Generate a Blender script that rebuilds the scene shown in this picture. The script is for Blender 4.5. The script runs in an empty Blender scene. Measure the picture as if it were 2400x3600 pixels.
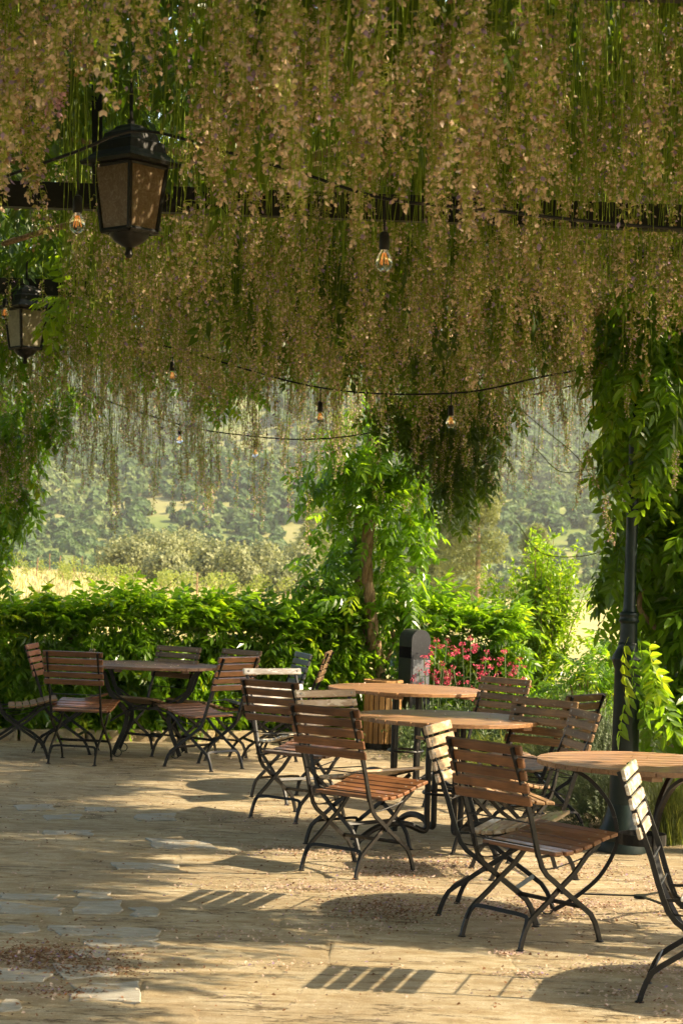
import bpy, bmesh, math, random
import numpy as np
from mathutils import Matrix, Vector, Euler

R = math.radians
PI = math.pi
SC = bpy.context.scene
COL = SC.collection
rng = np.random.default_rng(11)
random.seed(11)

# ------------------------------------------------------------------ camera, sky, sun, exposure
cam_d = bpy.data.cameras.new('camera')
cam = bpy.data.objects.new('camera', cam_d)
COL.objects.link(cam)
cam_d.sensor_fit = 'VERTICAL'
cam_d.sensor_height = 36.0
cam_d.sensor_width = 24.0
cam_d.lens = 70.0
cam_d.clip_start = 0.05
cam_d.clip_end = 9000
cam.matrix_world = Matrix.Translation((0, 0, 1.642)) @ Matrix.Rotation(PI / 2 + 0.0234, 4, 'X') @ Matrix.Rotation(0.0153, 4, 'Z')
cam_d.dof.use_dof = True
cam_d.dof.focus_distance = 10.8
cam_d.dof.aperture_fstop = 9.0
SC.camera = cam

SUN_DIR = Vector((1.40, -0.10, 1.0)).normalized()      # towards the sun
sun_d = bpy.data.lights.new('sun', 'SUN')
sun = bpy.data.objects.new('sun', sun_d)
COL.objects.link(sun)
sun.rotation_euler = SUN_DIR.to_track_quat('Z', 'Y').to_euler()
sun_d.energy = 5.0
sun_d.angle = R(0.55)
sun_d.color = (1.0, 0.86, 0.66)
W = bpy.data.worlds.new('World')
SC.world = W
W.use_nodes = True
nt = W.node_tree
nt.nodes.clear()
sky = nt.nodes.new('ShaderNodeTexSky')
sky.sky_type = 'NISHITA'
sky.sun_disc = False
sky.sun_elevation = math.asin(SUN_DIR.z)
sky.sun_rotation = math.atan2(SUN_DIR.x, SUN_DIR.y)
sky.air_density = 1.0
sky.dust_density = 2.5
bg = nt.nodes.new('ShaderNodeBackground')
bg.inputs['Strength'].default_value = 0.15
wo = nt.nodes.new('ShaderNodeOutputWorld')
nt.links.new(sky.outputs[0], bg.inputs['Color'])
nt.links.new(bg.outputs[0], wo.inputs['Surface'])
SC.view_settings.view_transform = 'Standard'
SC.view_settings.look = 'None'
SC.view_settings.exposure = 1.42
SC.view_settings.gamma = 1.0
SC.view_settings.use_curve_mapping = False
SC.view_settings.use_white_balance = True
SC.view_settings.white_balance_temperature = 7200
SC.view_settings.white_balance_tint = 8
SC.render.engine = 'CYCLES'
cy = SC.cycles
cy.use_denoising = True
cy.max_bounces = 10
cy.diffuse_bounces = 5
cy.glossy_bounces = 3
cy.transmission_bounces = 8
cy.transparent_max_bounces = 8
cy.volume_bounces = 0
cy.caustics_reflective = False
cy.caustics_refractive = False
cy.sample_clamp_indirect = 6

# ------------------------------------------------------------------ ground shape
SX, SY = -0.019, -0.003


def gz(x, y):
    return SX * x + SY * (y - 8)


TILT = Matrix(((1, 0, -SX, 0), (0, 1, -SY, 0), (SX, SY, 1, 0), (0, 0, 0, 1)))


def smooth(a, b, t):
    t = np.clip((t - a) / (b - a), 0, 1)
    return t * t * (3 - 2 * t)


def terrain(x, y):
    x = np.asarray(x, float); y = np.asarray(y, float)
    near = SX * np.clip(x, -8, 8) + SY * (np.clip(y, -10, 20) - 8) - 0.05
    field = np.clip(-0.72 - 0.05 * (x + 8) * np.clip(y / 130, 0, 1.3), -1.7, 0.35) + 0.12 * np.sin(x * .21 + 1) * np.cos(y * .09)
    z = near + (field - near) * smooth(21, 60, y)
    z = z + (-9 - z) * smooth(165, 330, y)
    t = np.clip(y - 350, 0, None)
    up = 0.045 * t + 0.09 * np.clip(t - 200, 0, None) + 0.02 * np.clip(t - 500, 0, None)
    up = up + (8 * np.sin(x * 0.011 + 2) + 6 * np.sin(y * 0.013 + x * 0.006) + 4 * np.sin(x * .027 + y * .021)) * smooth(380, 700, y)
    return z + up


# ------------------------------------------------------------------ node helpers
def new_mat(name):
    m = bpy.data.materials.new(name)
    m.use_nodes = True
    m.node_tree.nodes.clear()
    return m, m.node_tree.nodes, m.node_tree.links


def node(ns, t, **kw):
    n = ns.new(t)
    for k, v in kw.items():
        if k in n.inputs:
            n.inputs[k].default_value = v
        else:
            setattr(n, k, v)
    return n


def ramp(ns, ls, fac, stops):
    r = ns.new('ShaderNodeValToRGB')
    els = r.color_ramp.elements
    while len(els) < len(stops):
        els.new(0.5)
    for e, (p, c) in zip(els, stops):
        e.position = p
        e.color = (c[0], c[1], c[2], 1) if len(c) == 3 else c
    ls.new(fac, r.inputs[0])
    return r.outputs[0]


def coords(ns, ls, kind='Object', scale=(1, 1, 1)):
    tc = ns.new('ShaderNodeTexCoord')
    mp = ns.new('ShaderNodeMapping')
    mp.inputs['Scale'].default_value = scale
    ls.new(tc.outputs[kind], mp.inputs[0])
    return mp.outputs[0]


def noise(ns, ls, vec, scale, detail=4, rough=0.55, dist=0.0):
    n = ns.new('ShaderNodeTexNoise')
    n.inputs['Scale'].default_value = scale
    n.inputs['Detail'].default_value = detail
    n.inputs['Roughness'].default_value = rough
    n.inputs['Distortion'].default_value = dist
    if vec is not None:
        ls.new(vec, n.inputs['Vector'])
    return n.outputs['Fac']


def mix(ns, ls, fac, a, b, mode='MIX'):
    m = ns.new('ShaderNodeMix')
    m.data_type = 'RGBA'
    m.blend_type = mode
    for sock, v in ((m.inputs[0], fac), (m.inputs[6], a), (m.inputs[7], b)):
        if isinstance(v, (int, float)):
            sock.default_value = v
        elif isinstance(v, tuple):
            sock.default_value = (v[0], v[1], v[2], 1)
        else:
            ls.new(v, sock)
    return m.outputs[2]


def math_n(ns, ls, op, a, b=None):
    m = ns.new('ShaderNodeMath')
    m.operation = op
    for i, v in enumerate((a, b)):
        if v is None:
            continue
        if isinstance(v, (int, float)):
            m.inputs[i].default_value = v
        else:
            ls.new(v, m.inputs[i])
    return m.outputs[0]


def finish(ns, ls, color, rough=0.6, bump=None, bump_d=0.004, bump_s=0.6, spec=0.5, metal=0.0, coat=0.0):
    p = ns.new('ShaderNodeBsdfPrincipled')
    for sock, v in ((p.inputs['Base Color'], color), (p.inputs['Roughness'], rough)):
        if isinstance(v, (int, float)):
            sock.default_value = v
        elif isinstance(v, tuple):
            sock.default_value = (v[0], v[1], v[2], 1)
        else:
            ls.new(v, sock)
    p.inputs['Specular IOR Level'].default_value = spec
    p.inputs['Metallic'].default_value = metal
    p.inputs['Coat Weight'].default_value = coat
    if bump is not None:
        b = ns.new('ShaderNodeBump')
        b.inputs['Distance'].default_value = bump_d
        b.inputs['Strength'].default_value = bump_s
        ls.new(bump, b.inputs['Height'])
        ls.new(b.outputs[0], p.inputs['Normal'])
    o = ns.new('ShaderNodeOutputMaterial')
    ls.new(p.outputs[0], o.inputs['Surface'])
    return p


def wood(name, dark, light, axis='y', worn=0.0, worn_col=(0.5, 0.42, 0.32), rough=0.38, coat=0.25):
    m, ns, ls = new_mat(name)
    s = [38, 38, 38]
    s['xyz'.index(axis)] = 2.2
    tc = ns.new('ShaderNodeTexCoord')
    oi = ns.new('ShaderNodeObjectInfo')
    ad = ns.new('ShaderNodeVectorMath'); ad.operation = 'ADD'
    sc = ns.new('ShaderNodeVectorMath'); sc.operation = 'SCALE'
    cb = ns.new('ShaderNodeCombineXYZ')
    for i in range(3):
        ls.new(oi.outputs['Random'], cb.inputs[i])
    ls.new(cb.outputs[0], sc.inputs[0]); sc.inputs['Scale'].default_value = 17
    ls.new(tc.outputs['Object'], ad.inputs[0]); ls.new(sc.outputs[0], ad.inputs[1])
    mp = ns.new('ShaderNodeMapping'); mp.inputs['Scale'].default_value = s
    ls.new(ad.outputs[0], mp.inputs[0])
    g = noise(ns, ls, mp.outputs[0], 3.0, 6, 0.65, 0.6)
    c = ramp(ns, ls, g, [(0.28, dark), (0.5, tuple(0.5 * (a + b) for a, b in zip(dark, light))), (0.72, light)])
    big = noise(ns, ls, ad.outputs[0], 5, 4, 0.6)
    c = mix(ns, ls, ramp(ns, ls, big, [(0.45, (0, 0, 0)), (0.72, (0.6, 0.6, 0.6))]), c, tuple(0.5 * a for a in dark))
    v = math_n(ns, ls, 'MULTIPLY_ADD', oi.outputs['Random'], 0.45)
    v.node.inputs[2].default_value = 0.78
    hsv = ns.new('ShaderNodeHueSaturation')
    ls.new(c, hsv.inputs['Color']); ls.new(v, hsv.inputs['Value'])
    c = hsv.outputs[0]
    if worn > 0:
        mp2 = ns.new('ShaderNodeMapping')
        s2 = [22, 22, 22]; s2['xyz'.index(axis)] = 7
        mp2.inputs['Scale'].default_value = s2
        ls.new(ad.outputs[0], mp2.inputs[0])
        w = noise(ns, ls, mp2.outputs[0], 1.0, 6, 0.7, 0.3)
        wf = ramp(ns, ls, w, [(0.62 - worn * .3, (0, 0, 0)), (0.70 - worn * .3, (1, 1, 1))])
        c = mix(ns, ls, wf, c, worn_col)
    rr = math_n(ns, ls, 'MULTIPLY_ADD', g, 0.25)
    rr.node.inputs[2].default_value = rough - 0.1
    finish(ns, ls, c, rr, g, 0.0012, 0.5, coat=coat)
    return m


def metal_paint(name, col, rough=0.42, chip=(0.16, 0.12, 0.09)):
    m, ns, ls = new_mat(name)
    v = coords(ns, ls)
    n = noise(ns, ls, v, 60, 4, 0.6)
    n2 = noise(ns, ls, v, 9, 5, 0.65)
    c = mix(ns, ls, ramp(ns, ls, n, [(0.55, (0, 0, 0)), (0.75, (1, 1, 1))]), col, tuple(a * 1.8 for a in col))
    c = mix(ns, ls, ramp(ns, ls, n2, [(0.62, (0, 0, 0)), (0.7, (0.6, 0.6, 0.6))]), c, chip)
    rr = math_n(ns, ls, 'MULTIPLY_ADD', n2, 0.35); rr.node.inputs[2].default_value = rough - 0.15
    finish(ns, ls, c, rr, n, 0.0008, 0.4, spec=0.3)
    return m


M = {}
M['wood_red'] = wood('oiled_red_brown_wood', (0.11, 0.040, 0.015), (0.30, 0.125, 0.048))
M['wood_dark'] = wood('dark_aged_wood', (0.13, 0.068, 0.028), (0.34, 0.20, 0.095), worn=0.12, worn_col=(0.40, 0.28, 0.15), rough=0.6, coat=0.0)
M['wood_worn'] = wood('worn_sunlit_varnished_wood', (0.30, 0.18, 0.09), (0.50, 0.34, 0.20), worn=0.34, worn_col=(0.60, 0.48, 0.34), rough=0.4, coat=0.3)  # worn varnish; the pale tone also holds sunlight on the slats
M['wood_pale'] = wood('pale_worn_glare_wood', (0.42, 0.31, 0.20), (0.62, 0.50, 0.37), worn=0.46, worn_col=(0.80, 0.76, 0.69), rough=0.28, coat=0.6)  # near-white tone stands in for sun glare; chipped patches are wear
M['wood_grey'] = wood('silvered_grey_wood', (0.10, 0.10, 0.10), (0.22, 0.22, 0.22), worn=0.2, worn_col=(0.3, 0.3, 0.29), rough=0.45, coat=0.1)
M['wood_brick'] = wood('painted_red_wood', (0.20, 0.065, 0.035), (0.34, 0.13, 0.07), rough=0.5, coat=0.05)
M['table_wood'] = wood('honey_table_wood', (0.15, 0.068, 0.026), (0.42, 0.215, 0.09), axis='x', rough=0.46, coat=0.08)
M['table_wood_dark'] = wood('brown_table_wood', (0.12, 0.055, 0.028), (0.28, 0.14, 0.07), axis='x', rough=0.48, coat=0.1)
M['planter_wood'] = wood('pine_planter_wood', (0.28, 0.13, 0.04), (0.5, 0.28, 0.10), axis='z', rough=0.6, coat=0.0)
M['metal'] = metal_paint('black_brown_iron', (0.011, 0.0095, 0.008), 0.4)
M['metal_bolt'] = metal_paint('steel_bolt', (0.35, 0.31, 0.27), 0.35)
M['metal_green'] = metal_paint('dark_green_cast_iron', (0.007, 0.015, 0.012), 0.38, (0.04, 0.075, 0.06))
M['metal_dark'] = metal_paint('dark_grey_sheet', (0.035, 0.036, 0.040), 0.45, (0.08, 0.08, 0.085))
M['metal_panel'] = metal_paint('worn_grey_panel', (0.16, 0.165, 0.18), 0.35, (0.25, 0.25, 0.26))
M['black_bag'] = metal_paint('black_liner_film', (0.012, 0.012, 0.013), 0.3, (0.03, 0.03, 0.03))


def leaf_mat(name, stops, trans, tw=0.45, rough=0.38):
    m, ns, ls = new_mat(name)
    at = ns.new('ShaderNodeAttribute'); at.attribute_name = 'rnd'
    c = ramp(ns, ls, at.outputs['Fac'], stops)
    v = coords(ns, ls)
    n = noise(ns, ls, v, 1.7, 3)
    c = mix(ns, ls, ramp(ns, ls, n, [(0.35, (0, 0, 0)), (0.7, (0.55, 0.55, 0.55))]), c, stops[0][1])
    p = ns.new('ShaderNodeBsdfPrincipled')
    ls.new(c, p.inputs['Base Color'])
    p.inputs['Roughness'].default_value = rough
    p.inputs['Specular IOR Level'].default_value = 0.5
    t = ns.new('ShaderNodeBsdfTranslucent')
    ls.new(mix(ns, ls, 1.0, c, trans, 'MULTIPLY'), t.inputs['Color'])
    mx = ns.new('ShaderNodeMixShader'); mx.inputs[0].default_value = tw
    ls.new(p.outputs[0], mx.inputs[1]); ls.new(t.outputs[0], mx.inputs[2])
    o = ns.new('ShaderNodeOutputMaterial')
    ls.new(mx.outputs[0], o.inputs['Surface'])
    return m


LT = (3.6, 3.3, 1.6)
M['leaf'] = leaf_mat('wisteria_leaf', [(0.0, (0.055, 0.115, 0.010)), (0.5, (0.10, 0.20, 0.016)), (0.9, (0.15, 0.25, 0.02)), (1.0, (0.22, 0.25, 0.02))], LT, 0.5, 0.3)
M['leaf_dark'] = leaf_mat('shaded_wisteria_leaf', [(0.0, (0.032, 0.065, 0.007)), (0.6, (0.055, 0.105, 0.009)), (1.0, (0.09, 0.14, 0.012))], (3.4, 3.1, 1.3), 0.42)  # darker copy of the wisteria leaf, shade put into its colour
M['leaf_lime'] = leaf_mat('lime_shrub_leaf', [(0.0, (0.13, 0.24, 0.015)), (1.0, (0.26, 0.36, 0.03))], (2.4, 2.2, 1.2), 0.5)
M['leaf_rosemary'] = leaf_mat('rosemary_needle', [(0.0, (0.06, 0.09, 0.035)), (1.0, (0.15, 0.18, 0.085))], (2, 2, 1.5), 0.2, 0.6)
M['grass_blade'] = leaf_mat('fine_grass_blade', [(0.0, (0.07, 0.11, 0.02)), (1.0, (0.20, 0.21, 0.06))], (2.5, 2.3, 1.5), 0.4, 0.5)
M['herb'] = leaf_mat('grey_green_herb', [(0.0, (0.05, 0.09, 0.03)), (1.0, (0.13, 0.18, 0.08))], (2.4, 2.3, 1.6), 0.35, 0.5)
M['leaf_olive'] = leaf_mat('olive_tree_leaf', [(0.0, (0.14, 0.16, 0.06)), (1.0, (0.34, 0.34, 0.16))], (1.6, 1.6, 1.2), 0.3, 0.7)
M['leaf_pine'] = leaf_mat('pine_needle', [(0.0, (0.11, 0.13, 0.035)), (1.0, (0.23, 0.24, 0.08))], (1.8, 1.8, 1.2), 0.35, 0.7)
M['leaf_vine'] = leaf_mat('young_grapevine_leaf', [(0.0, (0.14, 0.19, 0.03)), (1.0, (0.28, 0.30, 0.08))], (2.2, 2.1, 1.4), 0.4, 0.6)
M['leaf_hill'] = leaf_mat('hillside_tree_leaf', [(0.0, (0.04, 0.085, 0.026)), (0.5, (0.095, 0.155, 0.042)), (1.0, (0.21, 0.24, 0.08))], (1.5, 1.6, 1.2), 0.3, 0.8)

# petals and stems: true colours kept in a colour attribute
m, ns, ls = new_mat('spent_wisteria_flower')
at = ns.new('ShaderNodeAttribute'); at.attribute_name = 'col'
p = node(ns, 'ShaderNodeBsdfPrincipled', Roughness=0.6)
ls.new(at.outputs['Color'], p.inputs['Base Color'])
p.inputs['Specular IOR Level'].default_value = 0.3
t = ns.new('ShaderNodeBsdfTranslucent')
ls.new(at.outputs['Color'], t.inputs['Color'])
mx = ns.new('ShaderNodeMixShader'); mx.inputs[0].default_value = 0.42
o = ns.new('ShaderNodeOutputMaterial')
ls.new(p.outputs[0], mx.inputs[1]); ls.new(t.outputs[0], mx.inputs[2]); ls.new(mx.outputs[0], o.inputs['Surface'])
M['flower'] = m

m, ns, ls = new_mat('brown_vine_bark')
v = coords(ns, ls, scale=(1, 1, 0.25))
n = noise(ns, ls, v, 45, 6, 0.7, 1.0)
finish(ns, ls, ramp(ns, ls, n, [(0.3, (0.12, 0.07, 0.04)), (0.55, (0.32, 0.21, 0.12)), (0.75, (0.48, 0.36, 0.24))]), 0.85, n, 0.006, 0.8, spec=0.2)
M['bark'] = m

m, ns, ls = new_mat('sandy_stone')
v = coords(ns, ls, 'Object', (1, 1, 1))
vs = coords(ns, ls, 'Object', (1.3, 3.6, 1))
big = noise(ns, ls, v, 1.3, 5, 0.6)
gr = noise(ns, ls, vs, 3.2, 10, 0.74, 0.25)
fi = noise(ns, ls, v, 160, 4, 0.7)
c = ramp(ns, ls, gr, [(0.25, (0.22, 0.155, 0.080)), (0.42, (0.39, 0.29, 0.155)), (0.58, (0.55, 0.465, 0.315)), (0.78, (0.68, 0.61, 0.465))])
c = mix(ns, ls, ramp(ns, ls, big, [(0.4, (0, 0, 0)), (0.68, (0.7, 0.7, 0.7))]), c, (0.31, 0.235, 0.145))
c = mix(ns, ls, ramp(ns, ls, fi, [(0.5, (0, 0, 0)), (0.75, (0.6, 0.6, 0.6))]), c, (0.16, 0.115, 0.06))
vc = coords(ns, ls, 'Object', (.8, 3.2, 1))
ck = noise(ns, ls, vc, 1.6, 9, 0.62, 0.3)
ckf = ramp(ns, ls, ck, [(0.478, (0, 0, 0)), (0.488, (1, 1, 1)), (0.494, (1, 1, 1)), (0.504, (0, 0, 0))])
ms = noise(ns, ls, v, 2.2, 3, 0.5)
ckf = mix(ns, ls, ramp(ns, ls, ms, [(0.46, (0, 0, 0)), (0.56, (1, 1, 1))]), (0.0, 0.0, 0.0), ckf)
sp_ = noise(ns, ls, v, 28, 3, 0.6)
c = mix(ns, ls, ramp(ns, ls, sp_, [(0.60, (0, 0, 0)), (0.70, (0.55, 0.55, 0.55))]), c, (0.24, 0.155, 0.085))
c = mix(ns, ls, ramp(ns, ls, sp_, [(0.28, (0.5, 0.5, 0.5)), (0.37, (0, 0, 0))]), c, (0.70, 0.62, 0.48))
c = mix(ns, ls, ckf, c, (0.12, 0.085, 0.045))
h = math_n(ns, ls, 'MULTIPLY_ADD', fi, 0.28); ls.new(gr, h.node.inputs[2])
h = math_n(ns, ls, 'SUBTRACT', h, math_n(ns, ls, 'MULTIPLY', ckf, 0.22))
finish(ns, ls, c, 0.8, h, 0.035, 1.0, spec=0.25)
M['stone'] = m

m, ns, ls = new_mat('grey_slate')
vs = coords(ns, ls, 'Object', (1.5, 9.0, 1))
v = coords(ns, ls, 'Object')
gr = noise(ns, ls, vs, 5.0, 8, 0.72, 0.6)
fi = noise(ns, ls, v, 90, 4, 0.7)
c = ramp(ns, ls, gr, [(0.28, (0.17, 0.155, 0.125)), (0.5, (0.32, 0.30, 0.255)), (0.75, (0.48, 0.46, 0.40))])
c = mix(ns, ls, ramp(ns, ls, fi, [(0.5, (0, 0, 0)), (0.75, (0.5, 0.5, 0.5))]), c, (0.25, 0.18, 0.1))
sd = noise(ns, ls, v, 7, 5, 0.7)
c = mix(ns, ls, ramp(ns, ls, sd, [(0.52, (0, 0, 0)), (0.62, (0.85, 0.85, 0.85))]), c, (0.33, 0.25, 0.14))
finish(ns, ls, c, 0.62, gr, 0.012, 0.8, spec=0.4)
M['slate'] = m

m, ns, ls = new_mat('garden_soil')
v = coords(ns, ls)
n = noise(ns, ls, v, 14, 8, 0.7)
finish(ns, ls, ramp(ns, ls, n, [(0.3, (0.05, 0.035, 0.02)), (0.6, (0.13, 0.09, 0.05)), (0.8, (0.2, 0.15, 0.09))]), 0.95, n, 0.05, 0.8, spec=0.1)
M['soil'] = m

m, ns, ls = new_mat('land_cover')
v = coords(ns, ls)
sep = ns.new('ShaderNodeSeparateXYZ')
ls.new(v, sep.inputs[0])
n1 = noise(ns, ls, v, 0.35, 7, 0.7)
n2 = noise(ns, ls, v, 4.0, 6, 0.7)
n3 = noise(ns, ls, v, 0.011, 6, 0.6)
dry = ramp(ns, ls, n2, [(0.3, (0.30, 0.25, 0.09)), (0.55, (0.50, 0.42, 0.19)), (0.75, (0.62, 0.54, 0.28))])
dry = mix(ns, ls, ramp(ns, ls, n1, [(0.45, (0, 0, 0)), (0.62, (0.55, 0.55, 0.55))]), dry, (0.28, 0.30, 0.08))
grn = ramp(ns, ls, n3, [(0.35, (0.09, 0.13, 0.035)), (0.5, (0.15, 0.19, 0.05)), (0.62, (0.27, 0.25, 0.10)), (0.75, (0.16, 0.19, 0.06))])
f = ns.new('ShaderNodeMapRange'); f.inputs[1].default_value = 170; f.inputs[2].default_value = 260
ls.new(sep.outputs[1], f.inputs[0])
c = mix(ns, ls, f.outputs[0], dry, grn)
f2 = ns.new('ShaderNodeMapRange'); f2.inputs[1].default_value = 24; f2.inputs[2].default_value = 34
ls.new(sep.outputs[1], f2.inputs[0])
c = mix(ns, ls, f2.outputs[0], (0.13, 0.12, 0.05), c)
finish(ns, ls, c, 0.95, n2, 0.15, 0.6, spec=0.1)
M['land'] = m

m, ns, ls = new_mat('clear_glass')
g = node(ns, 'ShaderNodeBsdfPrincipled', Roughness=0.02, IOR=1.45)
g.inputs['Transmission Weight'].default_value = 1.0
o = ns.new('ShaderNodeOutputMaterial'); ls.new(g.outputs[0], o.inputs['Surface'])
M['glass'] = m

m, ns, ls = new_mat('frosted_amber_pane')
v = coords(ns, ls)
n = noise(ns, ls, v, 28, 6, 0.7, 2.2)
c = ramp(ns, ls, n, [(0.35, (0.30, 0.20, 0.12)), (0.52, (0.40, 0.29, 0.18)), (0.68, (0.55, 0.44, 0.31))])
p = node(ns, 'ShaderNodeBsdfPrincipled', Roughness=0.25)
ls.new(c, p.inputs['Base Color'])
t = ns.new('ShaderNodeBsdfTranslucent'); ls.new(c, t.inputs['Color'])
mx = ns.new('ShaderNodeMixShader'); mx.inputs[0].default_value = 0.6
o = ns.new('ShaderNodeOutputMaterial')
ls.new(p.outputs[0], mx.inputs[1]); ls.new(t.outputs[0], mx.inputs[2]); ls.new(mx.outputs[0], o.inputs['Surface'])
M['pane'] = m

m, ns, ls = new_mat('frosted_lit_pane')  # lighter pane copy: light on the far lantern put into the colour
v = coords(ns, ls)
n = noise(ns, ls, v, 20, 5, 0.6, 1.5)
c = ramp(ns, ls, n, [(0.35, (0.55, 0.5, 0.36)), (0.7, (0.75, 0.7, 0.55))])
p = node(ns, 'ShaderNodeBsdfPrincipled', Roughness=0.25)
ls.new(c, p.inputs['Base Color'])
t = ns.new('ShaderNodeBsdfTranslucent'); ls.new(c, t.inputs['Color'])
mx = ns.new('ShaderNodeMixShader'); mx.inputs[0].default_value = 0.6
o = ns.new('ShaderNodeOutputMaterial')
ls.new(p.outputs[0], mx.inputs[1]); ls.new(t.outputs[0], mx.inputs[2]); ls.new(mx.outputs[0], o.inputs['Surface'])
M['pane_lit'] = m

m, ns, ls = new_mat('glowing_filament')
e = node(ns, 'ShaderNodeEmission', Strength=0.35)
e.inputs['Color'].default_value = (1.0, 0.32, 0.06, 1)
o = ns.new('ShaderNodeOutputMaterial'); ls.new(e.outputs[0], o.inputs['Surface'])
M['filament'] = m

m, ns, ls = new_mat('green_tendril'); finish(ns, ls, (0.16, 0.20, 0.05), 0.6); M['stalk_green'] = m
m, ns, ls = new_mat('red_valerian_petal')
at = ns.new('ShaderNodeAttribute'); at.attribute_name = 'rnd'
c = ramp(ns, ls, at.outputs['Fac'], [(0, (0.55, 0.03, 0.09)), (1, (0.75, 0.10, 0.17))])
finish(ns, ls, c, 0.6)
M['valerian'] = m


# ------------------------------------------------------------------ mesh helpers
def mesh_np(name, V, F, mats, attrs=None, colors=None, smooth_sh=False, mat_idx=None):
    """V (n,3); F list of (k,3|4) arrays"""
    me = bpy.data.meshes.new(name)
    V = np.asarray(V, np.float32)
    Fs = [np.asarray(f, np.int32) for f in (F if isinstance(F, list) else [F]) if len(f)]
    me.vertices.add(len(V))
    me.vertices.foreach_set('co', V.ravel())
    li = np.concatenate([f.ravel() for f in Fs])
    tot = np.concatenate([np.full(len(f), f.shape[1], np.int32) for f in Fs])
    me.loops.add(len(li)); me.loops.foreach_set('vertex_index', li)
    me.polygons.add(len(tot))
    me.polygons.foreach_set('loop_start', np.concatenate([[0], np.cumsum(tot)[:-1]]).astype(np.int32))
    me.polygons.foreach_set('loop_total', tot)
    for mt in (mats if isinstance(mats, (list, tuple)) else [mats]):
        me.materials.append(mt)
    if mat_idx is not None:
        me.polygons.foreach_set('material_index', np.asarray(mat_idx, np.int32))
    me.polygons.foreach_set('use_smooth', np.full(len(tot), smooth_sh))
    me.update(calc_edges=True)
    if attrs is not None:
        a = me.attributes.new('rnd', 'FLOAT', 'POINT')
        a.data.foreach_set('value', np.asarray(attrs, np.float32))
    if colors is not None:
        a = me.attributes.new('col', 'FLOAT_COLOR', 'POINT')
        c = np.ones((len(V), 4), np.float32); c[:, :3] = colors
        a.data.foreach_set('color', c.ravel())
    return me


def link(name, me, parent=None, loc=None, kind=None, label=None, cat=None, group=None):
    o = bpy.data.objects.new(name, me)
    COL.objects.link(o)
    if parent is not None:
        o.parent = parent
    if loc is not None:
        o.location = loc
    for k, v in (('kind', kind), ('label', label), ('category', cat), ('group', group)):
        if v:
            o[k] = v
    return o


def thing(name, label, cat, mat=None, group=None):
    o = bpy.data.objects.new(name, None)
    o.empty_display_size = 0.1
    COL.objects.link(o)
    if mat is not None:
        o.matrix_world = mat
    o['label'] = label; o['category'] = cat
    if group:
        o['group'] = group
    return o


def at(x, y, rot=0.0, dz=0.0):
    """stand something on the sloping paving"""
    return Matrix.Translation((x, y, gz(x, y) + dz)) @ TILT @ Matrix.Rotation(rot, 4, 'Z')


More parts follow.
